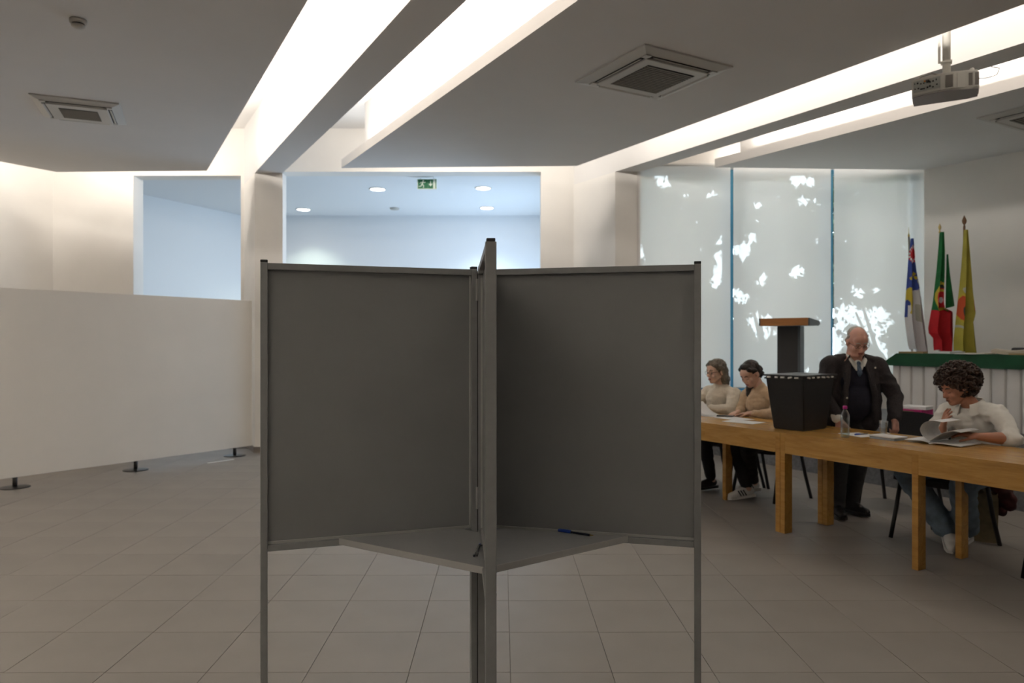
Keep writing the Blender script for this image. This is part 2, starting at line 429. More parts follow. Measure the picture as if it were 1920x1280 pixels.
# corner shelves
def shelf(pa, pb, sa, sb, side_a, side_b):
    a0, da, na = pa; b0, db, nb = pb
    A0 = a0 + da*.055 + na*side_a*.010; A1 = a0 + da*sa + na*side_a*.010
    B0 = b0 + db*.055 + nb*side_b*.010; B1 = b0 + db*sb + nb*side_b*.010
    poly = [A0[:2], A1[:2], B1[:2], B0[:2]]
    m = MB(); m.prism(poly, .766, .786); o = m.build('shelf', M_shelf, booth)
    e = MB(); v = (B1-A1).normalized(); ang = math.atan2(v.y, v.x)
    nrm = Vector((v.y, -v.x, 0)); 
    if nrm.y > 0: nrm = -nrm
    e.box((A1+B1)/2 + nrm*.002 + Vector((0, 0, .777)), ((B1-A1).length, .004, .022), (0, 0, ang), bev=.001); e.build('edge_band', M_bead, o)
    return o
shelf(PL, PN, .485, .46, 1, -1)
shelf(PRp, PN, .505, .46, -1, 1)
# small bracket, hook and string holding the pen at the near panel
for hx in (-.0150, .0152):
    m = MB(); m.box((hx, .001, .88), (.0062, .008, 1.70)); m.build('gap_strip', M_black, booth)  # black strips added so the gaps between inner posts look dark
m = MB(); m.tube([(.004, -.375, .806), (.004, -.377, .795), (.002, -.382, .790), (-.002, -.384, .793), (-.004, -.383, .802)], .0016, 6); m.build('hook', M_darkgrey, booth)

# pens
M_penblue = new_mat('blue_pen_plastic', (.02, .07, .42), .3)
M_clear = new_mat('clear_grey_plastic', (.30, .31, .30), .25)
M_ink = new_mat('dark_ink', (.01, .012, .03), .3)
M_tip = new_mat('brass_tip', (.45, .33, .12), .35, metal=.6)
def pen(name, a, b, label, capped):
    a = Vector(a); b = Vector(b); t = thing(name, label, 'pen', a, group=None)
    d = (b-a); L = d.length; u = d.normalized(); z = Vector((0, 0, .0045))
    if capped:
        m = MB(); m.tube([z, z+u*L*.36], [.0052, .0048], 10); m.build('cap', M_penblue, t)
        m = MB(); m.box(z+u*L*.2+Vector((0, 0, .006)), (L*.34, .003, .0016), (0, 0, math.atan2(u.y, u.x))); m.build('clip', M_penblue, t)
        m = MB(); m.tube([z+u*L*.36, z+u*L*.9], .0038, 8); m.build('barrel', M_ink, t)
        m = MB(); m.tube([z+u*L*.9, z+u*L], [.0034, .0008], 8); m.build('tip', M_tip, t)
    else:
        m = MB(); m.tube([z, z+u*L*.88], .0045, 8); m.build('barrel', M_clear, t)
        m = MB(); m.tube([z+u*L*.88, z+u*L], [.0045, .003], 8); m.build('cap', M_penblue, t)
        m = MB(); m.box(z+u*L*.8+Vector((.006, 0, .003)), (.012, .004, .003)); m.build('clip', M_darkgrey, t)
        m = MB(); m.tube([z-u*.008, z], [.001, .0042], 8); m.build('tip', M_ink, t)
    return t
def on_z(px, py, z):      # floor-plan point seen at a pixel of a 1920x1280 frame at height z
    d = (H-z)*FPX/(py-640); return Vector(((px-960)*d/FPX, d, z))
pen('ballpoint_pen', on_z(1047, 996, .786), on_z(1113, 1006, .786), 'blue-capped ballpoint pen on the right booth shelf', True)
pen('ballpoint_pen', on_z(889, 1044, .786), on_z(900, 1022, .786), 'clear grey ballpoint pen on the left booth shelf', False)

# ================================================================ long low partition on the left
M_part = new_mat('partition_white', (.74, .69, .62), .8, var=.02, scale=2, spec=.25)
M_foot = new_mat('dark_steel_foot', (.04, .036, .033), .4, metal=.4)
pa = Vector((-3.43, 9.60, 0)); pd = Vector((-.575, -.818, 0)).normalized()
part = thing('partition_wall', 'long low white partition on dark disc feet at the left', 'partition', pa, math.atan2(pd.y, pd.x))
m = MB(); m.box((2.65, 0, 1.055), (5.3, .045, 1.90), bev=.003); m.build('panel', M_part, part)
for s_ in (.24, 1.52, 2.74, 4.0, 5.1):
    m = MB(); m.tube([(s_, 0, .012), (s_, 0, .12)], .022, 10); q = m.build('leg', M_foot, part)
    m = MB(); m.lathe([(.135, 0), (.135, .006), (.12, .010), (.03, .014)], (s_, 0, 0), 28); m.build('base_disc', M_foot, q)
# short white strip on the floor
M_strip = new_mat('white_strip', (.8, .78, .74), .6)
a = on_z(389, 868, 0); b = on_z(438, 861, 0); v = b-a
m = MB(); m.box((0, 0, .001), (v.length, .03, .002)); o = m.build('floor_strip', M_strip)
o.location = (a+b)/2; o.rotation_euler = (0, 0, math.atan2(v.y, v.x)); tag(o, 'short white strip on the floor near the partition', 'tape')

# ================================================================ tables
def wood_mat(name, c1, c2, rot=0):
    m = bpy.data.materials.new(name); m.use_nodes = True; n = m.node_tree.nodes; l = m.node_tree.links; b = n['Principled BSDF']
    tc = n.new('ShaderNodeTexCoord'); mp = n.new('ShaderNodeMapping'); mp.inputs['Scale'].default_value = (1.2, 9, 9); mp.inputs['Rotation'].default_value = (0, rot, 0)
    nz = n.new('ShaderNodeTexNoise'); nz.inputs['Scale'].default_value = 2.2; nz.inputs['Detail'].default_value = 6; nz.inputs['Distortion'].default_value = 1.2
    wv = n.new('ShaderNodeTexNoise'); wv.inputs['Scale'].default_value = 16; wv.inputs['Detail'].default_value = 3
    mx = n.new('ShaderNodeMath'); mx.operation = 'MULTIPLY_ADD'; mx.inputs[1].default_value = .35
    rp = n.new('ShaderNodeValToRGB'); rp.color_ramp.elements[0].color = (*c2, 1); rp.color_ramp.elements[1].color = (*c1, 1)
    rp.color_ramp.elements[0].position = .42; rp.color_ramp.elements[1].position = .85
    l.new(tc.outputs['Object'], mp.inputs[0]); l.new(mp.outputs[0], nz.inputs['Vector']); l.new(mp.outputs[0], wv.inputs['Vector'])
    l.new(wv.outputs['Fac'], mx.inputs[0]); l.new(nz.outputs['Fac'], mx.inputs[2]); l.new(mx.outputs[0], rp.inputs[0])
    l.new(rp.outputs[0], b.inputs['Base Color']); b.inputs['Roughness'].default_value = .22; b.inputs['Specular IOR Level'].default_value = .5
    m.diffuse_color = (*c1, 1)
    return m
M_oak = wood_mat('oak', (.54, .30, .08), (.39, .19, .042))
M_oakv = wood_mat('oak_upright', (.50, .265, .062), (.37, .17, .036), math.pi/2)
TZ = .770
def table(x0, x1, legs, label):
    t = thing('long_table', label, 'table', T(x0, 0), TROT)     # local x along e1, local y along e2
    L = x1-x0; g = .0015
    npl = 3
    for k in range(npl):
        y0 = .72*k/npl; y1 = .72*(k+1)/npl
        m = MB(); m.box((L/2, (y0+y1)/2, TZ-.014), (L-2*g, y1-y0-.0008, .028), bev=.0012); m.build('top_board', M_oak, t)
    xs = [l for l in legs]
    lw, ld = .042, .085
    for xl in xs:
        for yl in (0.002, .50):
            m = MB(); m.box((xl, yl+ld/2, (TZ-.028)/2), (lw, ld, TZ-.028), bev=.002); m.build('leg', M_oakv, t)
    for a, b in zip(xs, xs[1:]):
        for yl in (.003, .562):
            m = MB(); m.box(((a+b)/2, yl+.011, TZ-.028-.064), (b-a-lw-.001, .022, .128), bev=.0012); m.build('apron', M_oak, t)
    for xl in (xs[0], xs[-1]):
        m = MB(); m.box((xl, .295, TZ-.028-.064), (.022, .40, .128), bev=.0012); m.build('apron', M_oak, t)
    return t
table(.002, 2.12, (.021, 1.06, 2.09), 'long oak table nearest the camera, with the open magazine and water bottle on it')
table(-2.12, -.002, (-.021+2.12-2.09+.0+.0, 1.07, 2.097), 'long oak table farther back, in front of the two seated women')
# ================================================================ roller blinds
def blind_mat():
    m = bpy.data.materials.new('screen_fabric'); m.use_nodes = True; n = m.node_tree.nodes; l = m.node_tree.links
    for x in list(n): n.remove(x)
    o = n.new('ShaderNodeOutputMaterial'); d = n.new('ShaderNodeBsdfDiffuse'); t = n.new('ShaderNodeBsdfTranslucent'); tr = n.new('ShaderNodeBsdfTransparent')
    tc = n.new('ShaderNodeTexCoord'); nz = n.new('ShaderNodeTexNoise'); nz.inputs['Scale'].default_value = 900
    rp = n.new('ShaderNodeValToRGB'); rp.color_ramp.elements[0].color = (.66, .66, .65, 1); rp.color_ramp.elements[1].color = (.74, .74, .73, 1)
    l.new(tc.outputs['Object'], nz.inputs['Vector']); l.new(nz.outputs['Fac'], rp.inputs[0]); l.new(rp.outputs[0], d.inputs[0])
    t.inputs[0].default_value = (.90, .795, .735, 1); tr.inputs[0].default_value = (1, 1, 1, 1)
    a = n.new('ShaderNodeMixShader'); a.inputs[0].default_value = .50
    b = n.new('ShaderNodeMixShader'); b.inputs[0].default_value = .11
    l.new(d.outputs[0], a.inputs[1]); l.new(t.outputs[0], a.inputs[2]); l.new(a.outputs[0], b.inputs[1]); l.new(tr.outputs[0], b.inputs[2]); l.new(b.outputs[0], o.inputs[0])
    return m
M_blind = blind_mat()
M_bar = new_mat('blind_bar', (.6, .59, .57), .5)
for k, (x0, x1) in enumerate(((1.64, 2.866), (2.905, 4.185), (4.225, 5.405))):
    t = thing('roller_blind', ['pale roller blind next to the white pillar', 'pale roller blind behind the lectern, middle of the three',
              'pale roller blind next to the flags and the right wall'][k], 'blind', ((x0+x1)/2, 9.585, .86))
    w = x1-x0
    g = MB(); g.grid(lambda u, v: Vector(((u-.5)*w, .004*math.sin(u*7+k), v*2.92)), 12, 4); g.build('fabric', M_blind, t)
    g = MB(); g.tube([(-w/2, .0, .006), (w/2, 0, .006)], .009, 8); g.build('bottom_bar', M_bar, t)
    g = MB(); g.tube([(-w/2, .01, 2.93), (w/2, .01, 2.93)], .022, 12); g.build('roller', M_bar, t)

# ================================================================ garden outside the windows
M_grass = new_mat('garden_ground', (.42, .42, .38), .9, var=.3, scale=4)
M_bark = new_mat('bark', (.06, .045, .035), .9, var=.3, scale=30)
M_leaf = new_mat('leaf', (.035, .06, .02), .55, var=.4, scale=3)
mb = MB(); mb.box((9, 16.5, -.3), (18, 13, .2)); struct(mb.build('ground', M_grass), 'garden ground outside the windows')
# openings in the canopy (plan x at y=14, height z, radius)
def oz(px, py, r): return ((px-960)*14/FPX, H+(640-py)*14/FPX, r)
HOLES = [oz(1240, 337, .12), oz(1250, 345, .08), oz(1287, 367, .07), oz(1332, 366, .08), oz(1193, 465, .13), oz(1196, 480, .1), oz(1358, 425, .07),
         oz(1354, 450, .10), oz(1352, 480, .12), oz(1349, 505, .13), oz(1345, 525, .12), oz(1340, 537, .07), oz(1385, 470, .13), oz(1393, 480, .1), oz(1400, 465, .1),
         oz(1412, 445, .09), oz(1422, 385, .08), oz(1427, 527, .09), oz(1434, 517, .06), oz(1385, 555, .14), oz(1400, 560, .09), oz(1420, 608, .16), oz(1440, 600, .12), oz(1410, 606, .10),
         oz(1430, 628, .14), oz(1447, 622, .10), oz(1420, 590, .08), oz(1490, 340, .12), oz(1505, 338, .12), oz(1518, 340, .1), oz(1505, 378, .11), oz(1529, 376, .06),
         oz(1490, 512, .10), oz(1500, 508, .10), oz(1480, 514, .06), oz(1583, 580, .12), oz(1590, 590, .1), oz(1570, 595, .07), oz(1612, 550, .12), oz(1648, 582, .12), oz(1652, 592, .1),
         oz(1625, 600, .13), oz(1635, 612, .12), oz(1600, 575, .06), oz(1655, 487, .05), oz(1566, 640, .13), oz(1566, 655, .12), oz(1563, 625, .07), oz(1640, 640, .1), oz(1655, 655, .1), oz(1668, 670, .1),
         oz(1722, 500, .16), oz(1722, 525, .16), oz(1645, 545, .07), oz(1660, 610, .08), oz(1650, 625, .07), oz(1618, 585, .09), oz(1690, 594, .05), oz(1575, 610, .06), oz(1480, 660, .0)]
rl = random.Random(3)
HOLES += [oz(rl.gauss(1612, 28), rl.gauss(622, 38), rl.uniform(.02, .06)) for _ in range(60)]
def tree(name, cx, cy, z0, z1, rx, n, label, trunk_z=None, size=(.05, .10)):
    t = thing(name, label, 'tree', (cx, cy, -.2), group='trees seen through the blinds')
    m = MB(); tz = trunk_z or z0+.6
    m.tube([(0, 0, 0), (.03, 0, tz*.5), (-.04, 0, tz+.2)], [.13, .1, .07], 10)
    for k in range(5):
        a = rl.uniform(0, 6.28); m.tube([(-.03, 0, tz*.7+k*.1), (math.cos(a)*rx*.5, math.sin(a)*.3, tz+.5+k*.25)], [.05, .02], 6)
    m.build('trunk', M_bark, t)
    m = MB()
    for k in range(n):
        big = k < n*.55
        while True:
            u, v, w = rl.uniform(-1, 1), rl.uniform(-1, 1), rl.uniform(-1, 1)
            if u*u+v*v+w*w < 1 or (abs(u) < .98 and rl.random() < .75): break
        p = Vector((u*rx, v*.7, (z0+z1)/2+w*(z1-z0)/2)); X = cx+p.x; Y = cy+p.y; Z = p.z-.2
        s14 = 14/Y; q = (X*s14, H+(Z-H)*s14)
        s = rl.uniform(.16, .28) if big else rl.uniform(*size)
        if (big or rl.random() > .2) and any((q[0]-h[0])**2+(q[1]-h[1])**2 < (h[2]+s*.12)**2 for h in HOLES): continue
        s *= 1; R = Euler((rl.uniform(0, 6), rl.uniform(0, 6), rl.uniform(0, 6))).to_matrix()
        pts = [p+R @ Vector(x)*s for x in ((-.5, 0, 0), (-.1, .34, .06), (.5, 0, 0), (-.1, -.28, .06))]
        m._f([m.bm.verts.new(x) for x in pts])
    tag(m.build('crown', M_leaf, t), kind='stuff')
tree('garden_tree', 2.75, 14.0, .8, 5.4, 1.15, 11000, 'dark leafy tree behind the blind next to the pillar')
tree('garden_tree', 5.0, 14.3, .6, 5.6, 1.15, 11000, 'dark leafy tree behind the middle blind')
tree('garden_tree', 7.25, 14.2, .4, 5.4, 1.15, 11000, 'dark leafy tree behind the blind next to the flags')
tree('garden_tree', 9.3, 14.6, .2, 5.2, 1.0, 6000, 'dark leafy tree at the far right of the garden')
M_hedge = new_mat('hedge', (.03, .05, .02), .8, var=.5, scale=14)
mb = MB(); mb.box((6.2, 16.2, .2), (10.5, .6, .8), bev=.05); o = mb.build('garden_hedge', M_hedge); tag(o, 'clipped hedge at the back of the garden', 'hedge')

# ================================================================ ceiling fittings
M_acw = new_mat('ac_white', (.62, .60, .56), .5)
M_acg = new_mat('ac_grille', (.26, .23, .19), .6)
M_acd = new_mat('ac_dark', (.025, .022, .018), .7)
def cassette(cx, cy, s, rot, label, nsl, g=1.0):
    t = thing('air_conditioner', label, 'air conditioner', (cx, cy, ZC), rot, 'ceiling air conditioners')
    h = s/2
    def ring(o, i, z0, z1):
        m = MB()
        for k in range(4):
            R = Matrix.Rotation(k*math.pi/2, 3, 'Z')
            p = [R @ Vector(v) for v in ((-o, -o, z0), (o, -o, z0), (i, -i, z1), (-i, -i, z1))]
            m._f([m.bm.verts.new(v) for v in p])
            m._f([m.bm.verts.new(R @ Vector(v)) for v in ((-o, -o, 0), (o, -o, 0), (o, -o, z0), (-o, -o, z0))])
        return m
    ring(h, h*.80, -.012, -.034).build('frame', M_acw, t)
    m = MB(); m.box((0, 0, -.030), (h*1.61, h*1.61, .004)); m.build('slot_plate', M_acd, t)
    m = MB(); m.box((0, 0, -.040), (h*1.42, h*1.42, .02), bev=.008); m.build('centre_panel', M_acw, t)
    for k in range(4):
        R = Matrix.Rotation(k*math.pi/2, 3, 'Z')
        m = MB(); m.box(R @ Vector((0, -h*.765, -.040)), (h*1.22, h*.055, .008), R @ Euler((.5, 0, 0)).to_matrix(), bev=.002); m.build('louvre', M_acw, t)
        m = MB(); m.box(R @ Vector((h*.75, -h*.75, -.036)), (h*.13, h*.13, .012), R, bev=.004); m.build('corner_cover', M_acw, t)
    m = MB(); m.box((0, 0, -.051), (h*1.06*g, h*1.06*g, .003)); m.build('grille_back', M_acd, t)
    for k in range(nsl):
        y = ((k+.5)/nsl*h*1.04-h*.52)*g
        m = MB(); m.box((0, y, -.055), (h*1.05*g, h*1.04*g/nsl*.5, .004)); m.build('slat', M_acg, t)
    return t
rot0 = math.atan2(.798, -.457)+math.pi/2
cassette(-4.15, 7.03, .72, math.radians(23), 'small square air conditioner in the left ceiling panel', 9, .84)
cassette(1.167, 6.095, .92, math.radians(29.5), 'large square air conditioner in the middle ceiling panel', 16)
cassette(5.22, 7.13, .86, math.radians(30), 'square air conditioner at the right edge, cut by the frame', 14)
M_det = new_mat('detector_plastic', (.52, .49, .44), .5)
t = thing('smoke_detector', 'round smoke detector on the left ceiling panel', 'smoke detector', (-3.01, 5.07, ZC))
m = MB(); m.lathe([(.055, 0), (.055, -.022), (.048, -.028)], n=24); m.build('base', M_det, t)
m = MB(); m.lathe([(.040, -.027), (.040, -.036)], n=24); m.build('vent_ring', M_acd, t)
m = MB(); m.lathe([(.044, -.036), (.042, -.048), (.024, -.058), (0, -.060)], n=24); m.build('cover', M_det, t)

# lobby downlights
M_lamp = bpy.data.materials.new('downlight_glow'); M_lamp.use_nodes = True
b = M_lamp.node_tree.nodes['Principled BSDF']; b.inputs['Emission Color'].default_value = (1, .98, .92, 1); b.inputs['Emission Strength'].default_value = 6
for k, (px, py, lb) in enumerate(((569, 392, 'lit round downlight nearest the left pillar'), (708, 354, 'lit round downlight left of the exit sign'),
                                 (906, 352, 'lit round downlight right of the exit sign, the front one'), (913, 389, 'lit round downlight right of the exit sign, the rear one'))):
    d = (ZL-H)*FPX/(640-py); x = (px-960)*d/FPX
    t = thing('downlight', lb, 'ceiling light', (x, d, ZL), 0, 'lobby downlights')
    m = MB(); m.lathe([(.135, 0), (.135, -.008), (.118, -.012)], n=28); m.build('bezel', M_acw, t)
    m = MB(); m.lathe([(.116, -.008), (.116, -.013), (0, -.014)], n=28); m.build('diffuser', M_lamp, t)
    l = bpy.data.lights.new('downlight_lamp', 'SPOT'); l.energy = 60; l.spot_size = 1.9; l.spot_blend = .6; l.color = (.86, 1, .82); l.shadow_soft_size = .1
    lo = bpy.data.objects.new('downlight_lamp', l); COL.objects.link(lo); lo.location = (x, d, ZL-.03)
d = (ZL-H)*FPX/250; t = thing('smoke_detector', 'round smoke detector on the lobby ceiling between the downlights', 'smoke detector', ((740-960)*d/FPX, d, ZL))
m = MB(); m.lathe([(.09, 0), (.09, -.012), (.075, -.03), (0, -.034)], n=24); m.build('cover', M_det, t)

# exit sign
M_green = new_mat('exit_green', (.01, .16, .055), .5); M_exw = new_mat('exit_white', (.78, .84, .70), .5)
t = thing('exit_sign', 'green exit sign with running figure and arrow hanging in the lobby', 'sign', (-1.285, 11.05, 3.77))
m = MB(); m.box((0, 0, .0775), (.295, .02, .155), bev=.003); m.build('panel', M_exw, t)
m = MB(); m.box((-.06, -.011, .0775), (.105*1.45, .003, .135)); m.build('left_field', M_green, t)
m = MB(); m.box((.055, -.011, .0775), (.075, .003, .135)); m.build('arrow_field', M_green, t)
m = MB(); m.box((.135, -.011, .0775), (.012, .003, .135)); m.build('edge_field', M_green, t)
m = MB(); yq = -.014
m.tube([(-.055, yq, .128), (-.055, yq-.001, .128)], .012, 10)
for a, b_, r in (((-.06, .11), (-.075, .075), .011), ((-.062, .108), (-.035, .098), .006), ((-.035, .098), (-.022, .108), .005), ((-.065, .105), (-.095, .10), .006), ((-.095, .10), (-.105, .085), .005),
                 ((-.075, .075), (-.05, .055), .008), ((-.05, .055), (-.052, .025), .007), ((-.075, .075), (-.09, .045), .008), ((-.09, .045), (-.12, .04), .007)):
    m.rc((a[0], yq, a[1]), r, (b_[0], yq, b_[1]), r*.85, 8, 3)
m.build('running_figure', M_exw, t)
m = MB(); m.box((.055, yq, .10), (.014, .003, .05)); v = [m.bm.verts.new(x) for x in ((.025, yq, .08), (.085, yq, .08), (.055, yq, .04))]; m._f(v)
m.build('arrow', M_exw, t)
m = MB(); m.tube([(-.1, 0, .155), (-.1, 0, .18)], .004, 6); m.tube([(.1, 0, .155), (.1, 0, .18)], .004, 6); m.build('hanger', M_acw, t)

# ================================================================ projector
M_proj = new_mat('projector_shell', (.60, .58, .53), .4); M_projg = new_mat('projector_grille', (.20, .18, .16), .6); M_projb = new_mat('projector_underside', (.34, .31, .30), .5)
M_port = new_mat('port_panel', (.42, .43, .40), .5)
t = thing('ceiling_projector', 'white video projector hanging from the ceiling by a pole', 'projector', (3.30, 5.60, 3.34), math.radians(-31)); t.scale = (.87, .87, .87)
# local: x along the beam towards the camera-right, y away
prof = [(-.235, -.13), (.0, -.185), (.10, -.18), (.185, -.15), (.27, -.13), (.27, .12), (.19, .15), (-.235, .15)]
m = MB(); m.prism(prof, .0, .16)
bmesh.ops.bevel(m.bm, geom=[e for e in m.bm.edges], offset=.014, segments=3, affect='EDGES'); m.build('body', M_proj, t)
m = MB(); m.prism([(x*.97, y*.96) for x, y in prof], -.004, .004); m.build('underside', M_projb, t)
import itertools
def face_pt(a, b, f, z, out):       # point on the side from a to b
    a = Vector((*a, 0)); b = Vector((*b, 0)); d = (b-a).normalized(); n = Vector((d.y, -d.x, 0))
    return a+(b-a)*f+n*out+Vector((0, 0, z)), math.atan2(d.y, d.x)
p, an = face_pt(prof[0], prof[1], .5, .085, .001)
m = MB(); m.box(p, (.21, .004, .10), (0, 0, an)); pp = m.build('port_panel', M_port, t)
rp_ = random.Random(5)
for q in range(16):
    f = .12+(q % 8)*.1+rp_.uniform(-.02, .02); zz = (.062, .105)[q//8]+rp_.uniform(-.008, .008)
    p, an = face_pt(prof[0], prof[1], f, zz, .004)
    m = MB(); m.box(p, (rp_.choice((.012, .02, .008)), .006, rp_.choice((.010, .014))), (0, 0, an)); m.build('socket', M_acd, pp)
for a, b_, f, w in ((1, 2, .5, .055), (3, 4, .25, .03), (3, 4, .8, .03)):
    p, an = face_pt(prof[a], prof[b_], f, .08, .001)
    m = MB(); m.box(p, (w, .004, .105), (0, 0, an)); m.build('vent', M_projg, t)
m = MB(); m.tube([(.03, .0, .15), (.03, .0, (ZU-3.34)/.87)], .032, 16); pole = m.build('pole', M_proj, t)
m = MB(); m.tube([(-.02, -.02, .30), (.03, 0, .31)], .01, 8); m.box((-.025, -.02, .42), (.02, .03, .24)); m.box((.03, 0, .30), (.085, .085, .012)); m.build('clamp', M_proj, pole)
m = MB(); m.lathe([(.09, (ZU-3.34)/.87-.015), (.09, (ZU-3.34)/.87)], (.03, 0, 0), 20); m.build('ceiling_plate', M_proj, pole)
m = MB(); m.tube([(.22, .06, .15), (.22, .06, .20)], .007, 8); m.lathe([(.018, .20), (.018, .23), (.012, .234)], (.22, .06, 0), 12); m.build('mount_bolt', M_proj, t)
m = MB(); m.tube([(-.21, -.05, .155), (-.16, -.04, .20), (-.08, -.03, .215), (.0, -.01, .19)], .0055, 6); m.build('cable', M_projg, t)
m = MB(); m.tube([(-.225, .0, .155), (-.18, .02, .185), (-.09, .03, .20), (.01, .01, .19)], .0055, 6); m.build('cable', M_projg, t)
m = MB(); m.tube([(.26, .0, .12), (.33, .0, .11), (.40, .02, .13), (.42, .04, .19), (.36, .06, .22)], .005, 6); m.build('cable', M_projg, t)
M_orange = new_mat('orange_plug', (.7, .25, .02), .5)
p, an = face_pt(prof[0], prof[1], .55, .11, .015)
m = MB(); m.box(p, (.022, .03, .014), (0, 0, an)); m.build('plug', M_acd, t)
p, an = face_pt(prof[0], prof[1], .45, .115, .012)
m = MB(); m.box(p, (.010, .024, .010), (0, 0, an)); m.build('plug', M_orange, t)

# ================================================================ lectern on the stage
M_lecw = new_mat('lectern_oak', (.42, .17, .045), .45, var=.15, scale=6, stretch=(1, 8, 8)); M_lecd = new_mat('lectern_dark', (.022, .02, .02), .5); M_lecs = new_mat('lectern_slate', (.07, .08, .09), .5)
t = thing('lectern', 'tall lectern with oak top edge and dark column behind the ballot box', 'lectern', (3.40, 8.95, ZS), math.radians(-37))
m = MB(); m.box((0, .0, .02), (.5, .45, .04), bev=.006); m.build('base', M_lecd, t)
m = MB(); m.box((0, -.0, .55), (.25, .16, 1.04), bev=.004); m.build('column', M_lecd, t)
m = MB(); m.box((.135, 0, .55), (.03, .17, 1.04), bev=.004); m.build('side_strip', M_lecs, t)
m = MB(); m.prism([(-.235, -.22), (.235, -.22), (.235, .22), (-.235, .22)], 1.075, 1.10); m.build('tray', M_lecd, t)
m = MB(); m.box((0, -.225, 1.118), (.56, .028, .092), bev=.004); m.build('front_board', M_lecw, t)
for sx in (-.285, .285):
    m = MB(); R = Euler((0, math.pi/2, 0)).to_matrix()
    q = [(-.235, 1.075), (.17, 1.075), (.24, 1.10), (.20, 1.135), (-.235, 1.162)]
    lo = [m.bm.verts.new((sx-.012, y, z)) for y, z in q]; hi = [m.bm.verts.new((sx+.012, y, z)) for y, z in q]
    m._f(lo); m._f(hi[::-1])
    for i in range(5): m._f([lo[i], hi[i], hi[(i+1) % 5], lo[(i+1) % 5]])
    m.build('side_board', M_lecs, t)

# ================================================================ skirted table on the stage
M_gcloth = new_mat('green_cloth', (.004, .058, .022), .85, var=.2, scale=8); M_skirt = new_mat('white_skirt', (.60, .585, .565), .9, var=.03, scale=5)
M_paper = new_mat('paper', (.72, .72, .71), .8); M_paperw = new_mat('warm_paper', (.60, .53, .42), .8); M_kraft = new_mat('kraft_paper', (.36, .25, .12), .8); M_leather = new_mat('black_leather', (.018, .017, .018), .4)
tdir = Vector((.49, -.8717, 0)); tang = math.atan2(tdir.y, tdir.x)
t = thing('skirted_table', 'long stage table with green cloth and white pleated skirt', 'table', (4.23, 8.09, ZS), tang)   # local x towards the camera, y to the wall
TH = .75; TL = 3.6
m = MB(); m.box((TL/2, .36, TH-.02), (TL, .70, .03)); m.build('tabletop', M_kraft, t)
for lx in (.1, TL-.1):
    for ly in (.1, .62):
        m = MB(); m.tube([(lx, ly, 0), (lx, ly, TH-.03)], .02, 10); m.build('leg', M_foot, t)
def skirt_fn(u, v):
    s = u*(TL+.62)
    ph = (s % .135)/.135
    off = .030*math.sqrt(max(0, math.sin(math.pi*min(1, ph*1.02))))*(0.55+.45*v) - .004
    if ph > .9: off -= .022
    z = TH-.02-v*(TH-.025)
    if s < .6: return Vector((.0-off, .6-s, z))
    return Vector((s-.6, -.0-off, z))
m = MB(); m.grid(skirt_fn, 900, 6); m.build('skirt', M_skirt, t)
m = MB(); m.box((TL/2+.04, .35, TH+.001), (TL-.02, .76, .006)); m.build('green_cloth', M_gcloth, t)
m = MB()   # hanging edge of the cloth, flaring at the free corner
m.grid(lambda u, v: Vector((.05+u*(TL-.05)-.20*v*(1-min(1, u*10)), -.034-.012*v+.004*math.sin(u*60)*v, TH+.003-.135*v)), 160, 3, thick=.003); m.build('cloth_valance', M_gcloth, t)
m = MB(); m.grid(lambda u, v: Vector((.05-.20*v*(1-min(1, u*1.2))-.0, -.034-.012*v+u*.72, TH+.003-.135*v)), 20, 3, thick=.003); m.build('cloth_valance', M_gcloth, t)
def flat(name, x, y, z, sx, sy, th, rot, mat, label, cat, base=t):
    o = thing(name, label, cat)
    M = base.matrix_basis if hasattr(base, 'matrix_basis') else Matrix()
    o.matrix_world = Matrix.LocRotScale(base.location, base.rotation_euler, None) @ Matrix.Translation((x, y, z)) @ Matrix.Rotation(rot, 4, 'Z')
    return o
zt = TH+.0045
def sheet(name, base, x, y, z, sx, sy, th, rot, mat, label, cat, bend=0.0, group=None):
    m = MB(); m.grid(lambda u, v: Vector(((u-.5)*sx, (v-.5)*sy, .0006+bend*(abs(u-.5)*2)**2*.5+bend*.3*v)), 8, 4, thick=th)
    bmesh.ops.translate(m.bm, verts=m.bm.verts, vec=(0, 0, -min(v.co.z for v in m.bm.verts)))
    o = m.build(name, mat)
    o.matrix_world = Matrix.LocRotScale(base.location, base.rotation_euler, None) @ Matrix.Translation((x, y, z)) @ Matrix.Rotation(rot, 4, 'Z')
    return tag(o, label, cat, group)
sheet('paper_folder', t, .16, .15, zt, .26, .25, .018, .1, M_kraft, 'brown paper folder at the left end of the green table', 'folder')
sheet('paper_sheet', t, .47, .18, zt, .26, .22, .022, -.15, M_paper, 'thick stack of white sheets on the green table below the red flag', 'paper')
sheet('paper_sheet', t, .77, .24, zt, .24, .22, .010, .1, M_paperw, 'thin stack of sheets on the green table below the yellow flag', 'paper')
sheet('paper_sheet', t, .78, .06, zt, .20, .22, .006, .05, M_paper, 'loose white sheets near the envelopes on the green table', 'paper')
sheet('envelope', t, 1.08, .22, zt, .28, .24, .03, .3, M_paperw, 'large tan envelope at the right of the green table', 'envelope', .035)
sheet('paper_folder', t, 1.30, .04, zt, .24, .12, .014, .0, M_kraft, 'orange-brown folder at the right edge, in front of the tan envelope', 'folder')
t2 = thing('document_case', 'black leather document case at the right of the green table', 'case', Matrix.LocRotScale(t.location, t.rotation_euler, None) @ Vector((1.26, .62, zt)), tang+.1)
m = MB(); m.box((0, 0, .033), (.62, .28, .066), bev=.02); m.build('body', M_leather, t2)
m = MB(); m.box((0, -.142, .033), (.60, .004, .006)); m.build('zip', M_alu, t2)
